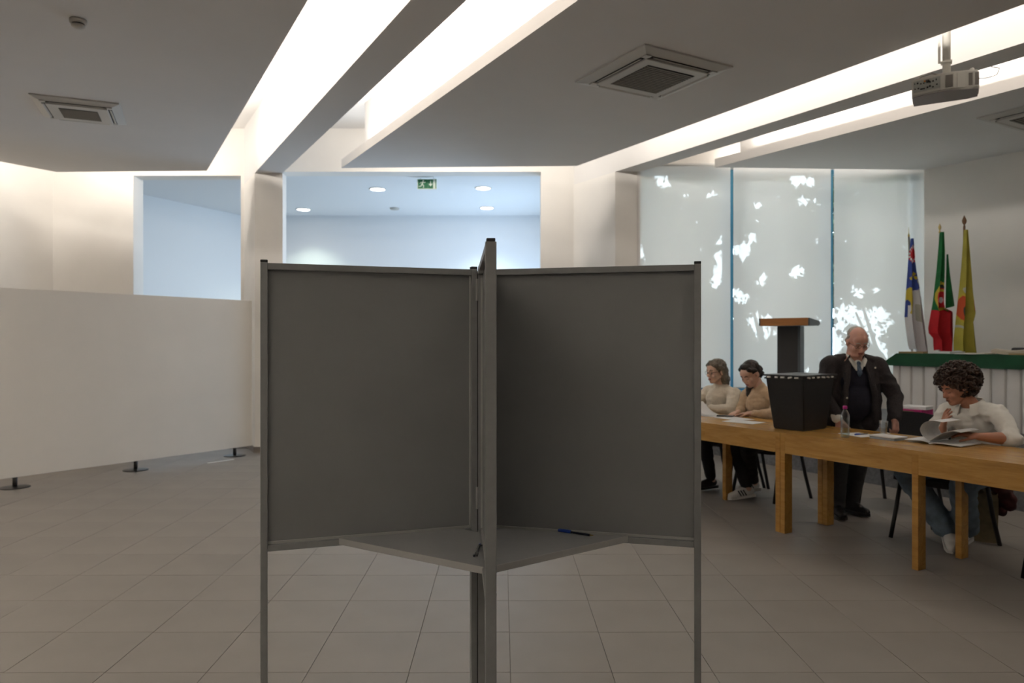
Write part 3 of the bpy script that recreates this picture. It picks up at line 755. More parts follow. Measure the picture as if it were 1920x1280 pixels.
# pink and white boxes stacked on the stage in front of the skirt
M_pink = new_mat('magenta_card', (.45, .015, .16), .6); M_olive = new_mat('olive_card', (.22, .18, .09), .7)
SB = Vector((4.06, 7.38, ZS))
for k, (dx, dz, sx, sy, sz, mt, lb) in enumerate(((0, 0, .34, .25, .125, M_pink, 'magenta box on the stage behind the empty chair, lowest of the stack'),
        (-.02, .125, .30, .24, .08, M_pink, 'magenta box in the middle of the stack on the stage'), (.03, .205, .24, .20, .032, M_paper, 'white paper pack on top of the magenta boxes'))):
    o = thing('card_box', lb, 'box', SB+Vector((dx*.5, -dx*.87, dz)), tang+.1*k)
    m = MB(); m.box((0, 0, sz/2), (sx, sy, sz), bev=.003); m.build('body', mt, o)
    m = MB(); m.box((0, -.0, sz*.55), (sx*.5, sy+.003, sz*.5)); m.build('band', M_olive if k < 2 else M_paper, o)

# ================================================================ flags
M_fblue = new_mat('flag_blue', (.03, .06, .28), .8, var=.2, scale=10); M_fwhite = new_mat('flag_white', (.66, .66, .68), .85, var=.05, scale=6); M_fgold = new_mat('flag_gold', (.50, .38, .03), .8)
M_fgreen = new_mat('flag_green', (.005, .14, .03), .8, var=.2, scale=8); M_fred = new_mat('flag_red', (.50, .008, .015), .8, var=.15, scale=8); M_fyel = new_mat('flag_yellow', (.42, .36, .05), .8, var=.12, scale=6)
M_femb = new_mat('flag_orange_red', (.50, .07, .015), .8); M_fdk = new_mat('flag_dark', (.02, .03, .02), .8); M_fsil = new_mat('flag_silver', (.42, .42, .36), .8)
M_polew = new_mat('pole_wood', (.20, .10, .045), .5); M_polem = new_mat('pole_metal', (.45, .42, .36), .35, metal=.7); M_brass = new_mat('brass', (.55, .42, .16), .35, metal=.7)
def interp(tab, v):
    for (a, x), (b, y) in zip(tab, tab[1:]):
        if v <= b: return x+(y-x)*(v-a)/(b-a)
    return tab[-1][1]
def flag(px_base, d, lean, ztop, zf0, zf1, left, right, mats, matfn, label, finial, polemat, folds, amp, n=(70, 110)):
    x = (px_base-960)*d/FPX
    t = thing('flag', label, 'flag', (x, d, ZS), group='flags on poles')
    h = ztop-ZS
    m = MB(); m.lathe([(.15, 0), (.15, .02), (.05, .045), (.03, .06)], n=24); m.build('base', M_brass, t)
    m = MB(); m.tube([(0, 0, .02), (lean, 0, h-.13)], .012, 10); m.build('pole', polemat, t)
    m = MB()
    if finial == 'spear': m.lathe([(.008, h-.14), (.012, h-.125), (.006, h-.115), (.022, h-.085), (.024, h-.06), (.006, h-.015), (0, h)], (lean, 0, 0), 14)
    elif finial == 'star': m.lathe([(.010, h-.14), (.014, h-.12), (.006, h-.10), (.012, h-.085), (.018, h-.06), (.010, h-.04), (.002, h-.02), (0, h)], (lean, 0, 0), 12)
    else: m.lathe([(.010, h-.14), (.013, h-.11), (.004, h-.09), (.003, h-.03), (0, h)], (lean, 0, 0), 10)
    m.build('finial', M_polew if finial == 'spear' else M_brass, t)
    def fn(u, v):
        zz = zf1+(zf0-zf1)*v-ZS
        a = interp(left, v)*d/FPX; b = interp(right, v)*d/FPX
        bot = 0
        yy = -.03-amp*(.25+.75*v)*(1-math.cos(folds*2*math.pi*u+v*.8))-.03*math.sin(math.pi*u)
        xx = a+(b-a)*u + .5*amp*v*math.sin(folds*2*math.pi*u)
        zz += .02*v*math.sin(folds*2*math.pi*u+1)+interp(left, 0)*0
        if v > .9: zz += .10*(v-.9)/.1*(.5+.5*math.sin(3.5*u+1.0))
        return Vector((xx, yy, zz))
    m = MB(); m.grid(fn, n[0], n[1], matfn=matfn)
    m.build('cloth', mats, t)
    return t
def zpix(py, d): return H+(640-py)*d/FPX
def ellin(u, v, cu, cv, ru, rv): return ((u-cu)/ru)**2+((v-cv)/rv)**2 < 1
def az(u, v):
    if ellin(u, v, .45, .13, .35, .045): return 2
    if ellin(u, v, .45, .13, .5, .075): return 1 if (int(u*9)+int(v*60)) % 2 else 2
    if any(ellin(u, v, cu, cv, .10, .014) for cu, cv in ((.35, .315), (.6, .33), (.75, .36), (.5, .30), (.2, .335))): return 3
    if ellin(u, v, .17, .52, .26, .11) and not ellin(u, v, .05, .58, .12, .06): return 3
    if ellin(u, v, .62, .60, .30, .10) and u > .5 and v > .55: return 4
    if v < .42+.16*(1-u)*(1 if u < .3 else .2): return 0
    if v < .66 and u < .07: return 0
    return 1
d1 = 8.9
flag(1714, d1, (1704-1714)*d1/FPX, zpix(424, d1), zpix(672, d1), zpix(448, d1),
     [(0, -9), (.2, -14), (.45, -18), (.66, -21), (.75, -19), (1, -12)], [(0, -6), (.2, -1), (.45, 9), (.66, 15), (1, 24)],
     [M_fblue, M_fwhite, M_fred, M_fgold, M_fsil], az, 'blue and white flag with gold stars in front of the blind', 'thin', M_polem, 2.0, .035)
def pt(u, v):
    cu, ru = (.50, .46)
    if v < .62 and ellin(u, v, cu, .51, ru, .115):
        r = ((u-cu)/ru)**2+((v-.51)/.115)**2
        if ellin(u, v, .55, .53, .26, .06): return 4 if ellin(u, v, .55, .54, .08, .022) else 1
        if r > .66 or abs(v-.46) < .010 or abs((u-cu)*.25+(v-.57)) < .008: return 2
        return 3 if v < .45 else 1
    if v < .62 and u < .97: return 0
    return 1
d2 = 8.6
ft = flag(1762, d2, 0, zpix(416, d2), zpix(674, d2), zpix(436, d2),
     [(0, -3), (.3, -9), (.55, -16), (.76, -25), (.80, -24), (.84, -16), (1, -15)], [(0, 3), (.15, 5), (.35, 4), (.55, 2), (.60, 6), (.63, 21), (.85, 21), (1, 18)],
     [M_fgreen, M_fred, M_fgold, M_fdk, M_fwhite], pt, 'green and red flag with gold emblem, middle of the three flags', 'star', M_polem, 2.0, .04)

def fold(u, v):      # second fold of green hanging behind the emblem
    zz = zpix(478+98*v, d2)-ZS+.03*(u-.5)*v
    a = (7-2*v)*d2/FPX; b = (8+14*v)*d2/FPX
    return Vector((a+(b-a)*u, -.06-.03*math.sin(math.pi*u), zz))
m = MB(); m.grid(fold, 10, 20); m.build('cloth_fold', M_fgreen, ft)
def ye(u, v):
    if ellin(u, v, .18, .60, .26, .11):
        if ellin(u, v, .24, .62, .10, .04) : return 4
        if ellin(u, v, .18, .60, .22, .095): return 1
        return 2
    if ellin(u, v, .20, .46, .10, .02): return 3
    if ellin(u, v, .17, .745, .22, .012): return 3
    if u > .86 and ellin(u, v, .95, .58, .10, .05): return 1
    return 0
d3 = 8.3
flag(1806, d3, (1808-1806)*d3/FPX, zpix(403, d3), zpix(676, d3), zpix(432, d3),
     [(0, -2), (.3, -7), (.6, -15), (.85, -22), (1, -22)], [(0, 3), (.2, 8), (.45, 14), (.64, 20), (.68, 18), (.7, 15), (1, 22)],
     [M_fyel, M_femb, M_fgold, M_fsil, M_fdk], ye, 'yellow flag with round red emblem on a wooden pole', 'spear', M_polew, 2.0, .04)
# ================================================================ chairs
M_cfab = new_mat('black_chair_fabric', (.014, .013, .014), .9, var=.3, scale=90, bump=.2, bscale=500)
M_cleg = new_mat('black_chair_tube', (.012, .011, .011), .4)
def make_chair(label):
    t = thing('chair', label, 'chair', group='black conference chairs')
    def pad(fn, nm):
        m = MB(); m.grid(fn, 14, 10, thick=.04); m.build(nm, M_cfab, t)
    pad(lambda u, v: Vector(((u-.5)*.47*(1-.10*(1-v)**2), (v-.5)*.44-.0, .475+.012*(abs(u-.5)*2)**2-.03*max(0, v-.75)*4*.25)), 'seat')
    pad(lambda u, v: Vector(((u-.5)*.45*(1-.12*abs(v-.5)), -.235-.05*v-.035*(1-(abs(u-.5)*2)**2)+.02, .54+.285*v-.02*(abs(u-.5)*2)**4*(1 if v > .5 else -1))), 'backrest')
    for sx in (-1, 1):
        x = sx*.235
        m = MB(); m.tube([(x*1.06, .235, 0), (x*1.02, .19, .20), (x, .135, .435)], .0155, 10); m.build('leg', M_cleg, t)
        m = MB(); m.tube([(x*1.06, -.27, 0), (x*1.02, -.20, .22), (x, -.145, .435)], .0155, 10); m.build('leg', M_cleg, t)
        m = MB(); m.tube([(x, .18, .448), (x, -.16, .446), (x, -.205, .47), (x*.98, -.245, .56), (x*.93, -.285, .72)], .0115, 10); m.build('upright', M_cleg, t)
    m = MB(); m.tube([(-.235, .10, .44), (.235, .10, .44)], .010, 8); m.tube([(-.235, -.12, .44), (.235, -.12, .44)], .010, 8); m.build('cross_bar', M_cleg, t)
    return t
RC = math.radians(120)
c0 = make_chair('black chair under the woman in the beige sweater')
c0.location = T(-.95, 1.0); c0.rotation_euler = (0, 0, RC)
for (a, b, r, lb) in ((-1.50, 1.0, 0, 'black chair under the woman in the cream sweater'), (.77, .83, -3, 'black chair under the young man in the white shirt'),
                      (-.06, 1.62, 8, 'empty black chair behind the standing man, in front of the stage')):
    c = copy_tree(c0); c.location = T(a, b); c.rotation_euler = (0, 0, RC+math.radians(r)); c['label'] = lb
# dark chair partly out of frame at the right
c = copy_tree(c0); c.location = T(1.745, .66); c.rotation_euler = (0, 0, RC); c['label'] = 'black chair cut off by the right edge of the picture'

# ================================================================ ballot box
M_bb = new_mat('ballot_black', (.012, .011, .011), .42, var=.2, scale=40, bump=.25, bscale=160)
M_bbl = new_mat('ballot_lid', (.02, .02, .02), .35)
M_clip = new_mat('white_clip', (.75, .74, .70), .5)
ldir = Vector((-.607, .794, 0)); bc = Vector((2.32, 5.885, TZ)); brot = math.atan2(ldir.y, ldir.x)
t = thing('ballot_box', 'black tapered ballot box with white clips round the rim', 'ballot box', bc, brot)
bx, by, tx, ty, bh = .134, .165, .166, .232, .430
m = MB()
lo = [m.bm.verts.new((sx*bx, sy*by, 0)) for sx, sy in ((-1, -1), (1, -1), (1, 1), (-1, 1))]
hi = [m.bm.verts.new((sx*tx, sy*ty, bh)) for sx, sy in ((-1, -1), (1, -1), (1, 1), (-1, 1))]
m._f(lo[::-1]); m._f(hi)
for i in range(4): m._f([lo[i], lo[(i+1) % 4], hi[(i+1) % 4], hi[i]])
bmesh.ops.bevel(m.bm, geom=[e for e in m.bm.edges], offset=.008, segments=3, affect='EDGES')
m.build('body', M_bb, t)
m = MB(); m.box((0, 0, bh-.022), (tx*2+.012, ty*2+.012, .012), bev=.004); m.build('rim', M_bb, t)
m = MB(); m.box((0, 0, bh+.002), (tx*2+.03, ty*2+.03, .014), bev=.005); lid = m.build('lid', M_bbl, t)
m = MB(); m.box((0, .0, bh+.0095), (.02, .20, .002)); m.build('slot', M_black, lid)
rb = random.Random(2)
def clips(n, fixed, axis):
    for k in range(n):
        f = -.9+1.8*(k+.5)/n+rb.uniform(-.03, .03); ln = rb.choice((.024, .032, .036, .028)) * (1.5 if axis == 'y' and k == 2 else 1)
        m = MB()
        if axis == 'x': m.box((f*tx, fixed*(ty+.010), bh-.012), (ln, .012, .013), (0, rb.uniform(-.25, .25), 0), bev=.003)
        else: m.box((fixed*(tx+.010), f*ty, bh-.012), (.012, ln, .013), (rb.uniform(-.25, .25), 0, 0), bev=.003)
        m.build('clip', M_clip, t)
clips(5, -1, 'x'); clips(5, 1, 'x'); clips(6, 1, 'y'); clips(6, -1, 'y')

# ================================================================ small things on the tables
def mix_mat(name, col, fac, rough=.03):
    m = bpy.data.materials.new(name); m.use_nodes = True; n = m.node_tree.nodes; l = m.node_tree.links
    for x in list(n): n.remove(x)
    o = n.new('ShaderNodeOutputMaterial'); tr = n.new('ShaderNodeBsdfTransparent'); g = n.new('ShaderNodeBsdfGlossy'); mx = n.new('ShaderNodeMixShader')
    fr = n.new('ShaderNodeLayerWeight'); fr.inputs[0].default_value = fac
    tr.inputs[0].default_value = (*col, 1); g.inputs['Roughness'].default_value = rough
    l.new(fr.outputs['Facing'], mx.inputs[0]); l.new(tr.outputs[0], mx.inputs[1]); l.new(g.outputs[0], mx.inputs[2]); l.new(mx.outputs[0], o.inputs[0])
    return m
M_pet = mix_mat('clear_plastic', (.90, .93, .94), .25)
M_water = mix_mat('water', (.80, .87, .88), .12)
M_capm = new_mat('magenta_cap', (.42, .01, .20), .4)
t = thing('water_bottle', 'clear water bottle with magenta cap beside the ballot box', 'bottle', T(.436, .175, TZ))
m = MB(); m.lathe([(.028, 0), (.031, .006), (.031, .05), (.0295, .056), (.031, .062), (.031, .155), (.029, .17), (.016, .198), (.012, .205), (.012, .215)], n=24); m.build('body', M_pet, t)
m = MB(); m.lathe([(.0, .004), (.027, .004), (.029, .010), (.029, .145), (.0, .145)], n=24); m.build('water', M_water, t)
m = MB(); m.lathe([(.015, .208), (.0155, .212), (.0155, .228), (.013, .231), (0, .231)], n=20); m.build('cap', M_capm, t)
t = thing('drinking_glass', 'small clear glass in front of the standing man', 'glass', T(.444, .62, TZ))
m = MB(); m.lathe([(.0, 0), (.024, 0), (.033, .098), (.0315, .098), (.0225, .006), (0, .006)], n=24); m.build('tumbler', M_pet, t)

tb = bpy.data.objects.new('tmp', None); tb.location = T(0, 0); tb.rotation_euler = (0, 0, TROT)   # placing frame only, never linked
zt = TZ+.0008
def tsheet(e1, e2, sx, sy, th, rot, mat, label, cat='paper', name='paper_sheet', bend=0, dz=0): return sheet(name, tb, e1, e2, zt+dz, sx, sy, th, rot, mat, label, cat, bend)
tsheet(.40, .40, .24, .19, .0012, -.25, M_paper, 'white sheet on the table between bottle and notebook')
tsheet(-.66, .33, .30, .21, .0012, .2, M_paper, 'white sheet at the table edge left of the ballot box')
tsheet(-.90, .47, .30, .21, .0014, -.1, M_paper, 'white sheet in front of the woman in beige')
tsheet(-1.24, .50, .30, .22, .0020, .1, M_paper, 'white sheet in front of the woman in cream')
t = thing('smartphone', 'dark smartphone lying on the papers between the two women', 'phone', T(-1.05, .52, zt+.006), TROT+.5)
m = MB(); m.box((0, 0, .0045), (.15, .074, .009), bev=.003); m.build('body', M_darkgrey, t)
m = MB(); m.box((0, 0, .0092), (.142, .066, .001)); m.build('screen', M_ink, t)
# pen on the sheet beside the bottle
a = T(.40, .34, zt+.002); b_ = T(.42, .48, zt+.002)
pen('ballpoint_pen', a, b_, 'blue-capped ballpoint pen on the sheet beside the bottle', True)
# notebook on top of a slim bluish booklet
M_nbook = new_mat('pale_blue_cover', (.36, .42, .48), .5)
t = thing('booklet', 'pale bluish booklet under the notepad', 'booklet', T(.645, .36, zt), TROT-.02)
m = MB(); m.box((0, 0, .006), (.19, .135, .012), bev=.002); m.build('cover', M_nbook, t)
t = thing('notepad', 'white notepad with dark edge on top of the bluish booklet', 'notepad', T(.645, .365, zt+.012), TROT-.05)
m = MB(); m.box((0, 0, .0015), (.20, .14, .003)); m.build('back_cover', M_darkgrey, t)
m = MB(); m.box((0, 0, .008), (.20, .14, .010), bev=.001); m.build('pages', M_paper, t)
# open magazine with turning pages
M_print = new_mat('printed_page', (.76, .76, .75), .6, var=.06, scale=22); M_greyp = new_mat('page_back', (.55, .54, .53), .6, var=.15, scale=25)
t = thing('magazine', 'open magazine with a page curling over, held by the young man', 'magazine', T(.93, .50, zt+.0062), TROT+.08)
m = MB(); m.grid(lambda u, v: Vector((-.165*u, (v-.5)*.28, .001+.014*math.sin(min(1, u*2.2)*math.pi*.5)*(1-u*.75))), 14, 6, thick=.004); m.build('left_pages', M_print, t)
m = MB(); m.grid(lambda u, v: Vector((.21*u, (v-.5)*.28, .001+.014*math.sin(min(1, u*2.2)*math.pi*.5)*(1-u*.75))), 14, 6, thick=.006); m.build('right_pages', M_print, t)
def curl(u, v):      # leaf rising from the spine, bulging to the left and folding back over to the right
    pts = [(0, .012), (-.045, .045), (-.062, .09), (-.035, .135), (.02, .155), (.085, .15)]
    f = u*(len(pts)-1); i = min(int(f), len(pts)-2); f -= i
    p0 = pts[max(i-1, 0)]; p1 = pts[i]; p2 = pts[i+1]; p3 = pts[min(i+2, len(pts)-1)]
    c = [.5*((2*p1[k])+(-p0[k]+p2[k])*f+(2*p0[k]-5*p1[k]+4*p2[k]-p3[k])*f*f+(-p0[k]+3*p1[k]-3*p2[k]+p3[k])*f**3) for k in (0, 1)]
    return Vector((c[0], (v-.5)*.26, c[1]))
m = MB(); m.grid(curl, 24, 6, thick=.0008); m.build('turning_page', M_print, t)
def lift(u, v): return Vector((.20*u, (v-.5)*.27, .014+.085*math.sin(u*math.pi*.62)))
m = MB(); m.grid(lift, 16, 6, thick=.003); m.build('lifted_pages', M_greyp, t)
# leaflet held by the woman in cream
m = MB(); m.grid(lambda u, v: Vector((-.22*u, .16*v, .003+.10*u*u+.01*u)), 12, 4, thick=.001); o = m.build('leaflet', M_paper); o.location = T(-1.18, .42, zt+.003); o.rotation_euler = (0, 0, TROT)
tag(o, 'white leaflet curling up at the edge of the booth', 'paper')

# bag under the table and jacket over the chair
M_bag = new_mat('beige_bag', (.20, .16, .09), .85, var=.2, scale=18); M_jack = new_mat('maroon_jacket', (.055, .010, .008), .85, var=.4, scale=14)
t = thing('paper_bag', 'beige bag standing on the floor beside the young man', 'bag', T(.89, 1.13), RC)
m = MB(); m.grid(lambda u, v: Vector((.09*math.cos(2*math.pi*u)*(1+.1*v)*(1+.15*abs(math.cos(2*math.pi*u*2))), .06*math.sin(2*math.pi*u)*(1+.2*math.sin(v*3)), .36*v+.01*math.sin(u*40)*v)), 28, 10, thick=.003); m.build('body', M_bag, t)
m = MB(); m.lathe([(.0, 0), (.07, 0), (.07, .006), (0, .006)], n=16); m.build('bottom', M_bag, t)
m = MB()
for sy in (-.05, .05): m.tube([(-.05, sy, .34), (-.04, sy, .44), (0, sy*.6, .48), (.04, sy, .44), (.05, sy, .34)], .006, 6)
m.build('handle', M_bag, t)
# ================================================================ people
from mathutils import noise as mnoise
def blob(name, mb, voxel, smooth, mat, parent, base, disp=0, dscale=12, seed=0, crease=None):
    """one continuous surface grown from overlapping closed shapes"""
    bmesh.ops.translate(mb.bm, verts=mb.bm.verts, vec=-Vector(base))
    me = mb.mesh('tmp', mat); ob = bpy.data.objects.new('tmp', me); COL.objects.link(ob)
    r = ob.modifiers.new('r', 'REMESH'); r.mode = 'VOXEL'; r.voxel_size = voxel
    if smooth: s = ob.modifiers.new('s', 'SMOOTH'); s.factor = .5; s.iterations = smooth
    dg = bpy.context.evaluated_depsgraph_get()
    me2 = bpy.data.meshes.new_from_object(ob.evaluated_get(dg)); me2.name = name
    bpy.data.objects.remove(ob); bpy.data.meshes.remove(me)
    if disp:
        off = Vector((seed*3.1, seed*1.7, seed))
        nrm = [v.normal.copy() for v in me2.vertices]
        for v, n in zip(me2.vertices, nrm):
            q = v.co*dscale+off
            k = mnoise.noise(q)+.5*mnoise.noise(q*2.1)
            k2 = 1-abs(mnoise.noise(Vector((q.x*.8, q.y*.8, q.z*1.6))))*2
            v.co += n*disp*(k*.8+k2*.6-.3)
    me2.materials.clear(); me2.materials.append(mat)
    for p in me2.polygons: p.use_smooth = True
    o = bpy.data.objects.new(name, me2); COL.objects.link(o); o.parent = parent
    return o
def frame(fwd, pitch=0, roll=0):
    """columns: x = person's left, y = forward, z = up; pitch > 0 looks down"""
    f = Vector((fwd[0], fwd[1], 0)).normalized(); up = Vector((0, 0, 1)); left = up.cross(f)
    f2 = f*math.cos(pitch)-up*math.sin(pitch); u2 = up*math.cos(pitch)+f*math.sin(pitch)
    l2 = left*math.cos(roll)+u2*math.sin(roll); u3 = u2*math.cos(roll)-left*math.sin(roll)
    return Matrix((l2, f2, u3)).transposed()
def head_shapes(m, c, M, jaw=1.0, nose=1.0):
    c = Vector(c); L = lambda x, y, z: c+M @ Vector((x, y, z))
    m.ell(L(0, -.012, .034), (.074, .094, .083), M); m.ell(L(0, .022, -.038), (.058*jaw, .064, .078), M)
    m.ell(L(0, .060, -.094), (.027*jaw, .024, .020), M); m.ell(L(0, .055, .035), (.060, .035, .045), M)
    for s in (-1, 1):
        m.rc(L(s*.050*jaw, -.012, -.045), .020, L(s*.020, .055, -.093), .018)
        m.ell(L(s*.036, .062, -.030), (.024*jaw, .024, .024), M)
        m.ell(L(s*.078, -.012, -.008), (.010, .020, .031), M)
        m.rc(L(s*.012, .080, .018), .010, L(s*.044, .070, .016), .010)
        m.ell(L(s*.011, .094, -.040), (.009, .010, .007), M)
        m.ell(L(s*.031, .074, -.002), (.016, .010, .010), M)
    m.rc(L(0, .082, .008), .0085, L(0, .084+.022*nose, -.034), .0115*nose)
    m.rc(L(-.018, .084, -.063), .006, L(.018, .084, -.063), .006); m.rc(L(-.015, .083, -.073), .0065, L(.015, .083, -.073), .0065)
def face_details(c, M, par, base, brow, lips, closed=True, skin=None):
    c = Vector(c)-Vector(base); L = lambda x, y, z: c+M @ Vector((x, y, z))
    for s in (-1, 1):
        m = MB(); m.rc(L(s*.014, .089, .021), .0036, L(s*.030, .088, .026), .0040, 8, 3); m.rc(L(s*.030, .088, .026), .004, L(s*.046, .077, .021), .0026, 8, 3); m.build('eyebrow', brow, par)
        m = MB(); m.rc(L(s*.020, .0835, -.0075), .0016, L(s*.031, .0855, -.0095), .0020, 8, 3); m.rc(L(s*.031, .0855, -.0095), .0020, L(s*.043, .079, -.0065), .0016, 8, 3); m.build('eyelashes', M_hdark, par)
        if not closed:
            m = MB(); m.ell(L(s*.031, .0795, -.003), (.0095, .006, .005), M, 12, 8); m.build('eye', M_eye, par)
            m = MB(); m.ell(L(s*.031, .0842, -.0035), (.0042, .0022, .0042), M, 10, 6); m.build('iris', M_hdark, par)
    m = MB(); m.rc(L(-.017, .0865, -.064), .0042, L(0, .0900, -.0625), .0048, 8, 3); m.rc(L(0, .0900, -.0625), .0048, L(.017, .0865, -.064), .0042, 8, 3)
    m.rc(L(-.014, .0855, -.072), .0044, L(.014, .0855, -.072), .0044, 8, 3); m.build('lips', lips, par)
def hand_shapes(m, w, d, n, side, curl=.5, spread=.12, size=1.0, thumb_out=.6):
    """w wrist, d direction of the hand, n back-of-hand normal, side +1: thumb towards d x n"""
    w = Vector(w); d = Vector(d).normalized(); n = Vector(n); n = (n-d*n.dot(d)).normalized(); x = d.cross(n)*side
    z = size
    m.rc(w, .024*z, w+d*.035*z, .024*z)
    for k in (-1.2, -.4, .4, 1.2): m.rc(w+d*.02*z+x*k*.014*z, .015*z, w+d*.085*z+x*k*.019*z, .0125*z, 10, 3)
    for i, (k, ln) in enumerate(((1.25, .072), (.42, .082), (-.42, .076), (-1.25, .060))):
        p = w+d*.086*z+x*k*.019*z; a = (d+x*k*spread).normalized(); r = .0098*z
        for sgm, f in enumerate((.42, .32, .26)):
            ang = curl*(.35+.45*sgm)*(1+.12*i)
            dd = (a*math.cos(ang)-n*math.sin(ang)).normalized(); q = p+dd*ln*f*z
            m.rc(p, r, q, r*.92, 10, 3); p = q; r *= .93
    p = w+d*.022*z+x*.024*z; a = (d*.75+x*thumb_out-n*.25).normalized()
    for f, r in ((.040, .0125), (.032, .0108), (.026, .0095)):
        q = p+a*f*z; m.rc(p, r*z, q, r*.92*z, 10, 3); p = q; a = (a+d*.35-n*curl*.25).normalized()
V_ = Vector
def limb(m, pts, rs):
    for a, b, ra, rb_ in zip(pts, pts[1:], rs, rs[1:]): m.rc(a, ra, b, rb_)
def shoe(ank, toe_dir, par, base, upper, sole, stripes=None, L_=.27, pitch=0.0):
    a = Vector(ank); f = Vector(toe_dir).normalized(); fl = Vector((f.x, f.y, 0)).normalized(); s = Vector((-fl.y, fl.x, 0)); up = s.cross(f)*-1
    up = f.cross(s); up = up if up.z > 0 else -up
    b = a-up*.075                       # sole level under the ankle
    P_ = lambda x, y, z: b+f*x+s*y+up*z
    m = MB(); m.rc(P_(-.03, 0, .055), .036, P_(.06, 0, .045), .040); m.rc(P_(.06, 0, .045), .040, P_(.165, .0, .030), .033); m.rc(P_(0, 0, .06), .040, P_(.0, 0, .095), .038); m.rc(P_(.03, 0, .07), .036, P_(.10, 0, .05), .036)
    o = blob('shoe', m, .007, 3, upper, par, base)
    m = MB()
    pts = [(-.07, -.030), (-.05, -.037), (.05, -.040), (.13, -.044), (.18, -.032), (.205, 0), (.18, .032), (.13, .044), (.05, .040), (-.05, .037), (-.07, .030), (-.078, 0)]
    lo = [m.bm.verts.new(P_(x, y, .0)-Vector(base)) for x, y in pts]; hi = [m.bm.verts.new(P_(x, y, .024)-Vector(base)) for x, y in pts]
    m._f(lo); m._f(hi[::-1])
    for i in range(12): m._f([lo[i], hi[i], hi[(i+1) % 12], lo[(i+1) % 12]])
    m.build('sole', sole, o)
    if stripes:
        for sd in (-1, 1):
            for k in range(3):
                m = MB(); x = .035+k*.026
                m.rc(P_(x, sd*.0385, .030)-Vector(base), .0055, P_(x+.022, sd*.034, .075)-Vector(base), .0055, 8, 3); m.build('stripe', stripes, o)
    return o
def skinmat(name, c): 
    m = new_mat(name, c, .5, var=.06, scale=18); m.node_tree.nodes['Principled BSDF'].inputs['Subsurface Weight'].default_value = .12
    m.node_tree.nodes['Principled BSDF'].inputs['Subsurface Radius'].default_value = (.012, .004, .002); return m
M_skA = skinmat('skin_ruddy', (.62, .33, .25)); M_skB = skinmat('skin_fair', (.64, .40, .30)); M_skC = skinmat('skin_tan', (.47, .215, .13)); M_skD = skinmat('skin_pale', (.64, .41, .31))
M_hdark = new_mat('dark_brown_hair', (.018, .011, .008), .55, var=.5, scale=60); M_hgrey = new_mat('grey_hair', (.14, .115, .085), .6, var=.45, scale=50, stretch=(1, 1, .25)); M_hwhite = new_mat('white_hair', (.40, .36, .31), .7, var=.15, scale=60)
M_hcurl = new_mat('curly_brown_hair', (.045, .022, .013), .5, var=.5, scale=40)
M_eye = new_mat('eye_white', (.6, .57, .54), .3); M_lipA = new_mat('lips_ruddy', (.36, .11, .09), .5); M_lipB = new_mat('lips_rose', (.38, .13, .11), .5); M_lipC = new_mat('lips_tan', (.26, .085, .06), .5)
M_cream = new_mat('cream_knit', (.72, .64, .52), .9, var=.05, scale=60, bump=.4, bscale=220); M_beige = new_mat('beige_knit', (.58, .42, .27), .9, var=.06, scale=60, bump=.3, bscale=220)
M_shirt = new_mat('white_shirt', (.76, .74, .68), .85, var=.03, scale=12); M_blazer = new_mat('dark_blazer', (.036, .030, .031), .9, var=.3, scale=120, bump=.2, bscale=400)
M_navy = new_mat('navy_knit', (.012, .012, .024), .9, var=.2, scale=80); M_trous = new_mat('charcoal_trousers', (.035, .035, .036), .9, var=.15, scale=60); M_blackt = new_mat('black_trousers', (.010, .009, .009), .9)
M_jeans = new_mat('blue_jeans', (.13, .175, .22), .9, var=.25, scale=14); M_shoew = new_mat('white_leather', (.66, .64, .60), .5); M_soleb = new_mat('white_rubber', (.60, .58, .54), .7); M_shoeb = new_mat('black_shoe', (.010, .009, .009), .35)
M_tie = new_mat('blue_striped_tie', (.015, .035, .085), .6, scale=70, col2=(.12, .17, .22)); M_glasses = new_mat('spectacle_metal', (.10, .08, .07), .3, metal=.7); M_gold = new_mat('pin_metal', (.7, .68, .6), .3, metal=.6)

def glasses(c, M, par, base):
    c = Vector(c)-Vector(base); L = lambda x, y, z: c+M @ Vector((x, y, z))
    g = MB()
    for s in (-1, 1):
        pts = [L(s*(.032+.024*math.cos(a)), .097-.006*abs(.032+.024*math.cos(a))/.056, -.003+.017*math.sin(a)) for a in [2*math.pi*k/18 for k in range(19)]]
        g.tube(pts, .0013, 6, cap=False)
        g.tube([L(s*.056, .090, .002), L(s*.074, .05, .004), L(s*.080, -.01, .004), L(s*.080, -.03, -.012)], .0014, 6)
    g.tube([L(-.009, .098, .0), L(0, .1005, .003), L(.009, .098, .0)], .0013, 6)
    return g.build('spectacles', M_glasses, par)

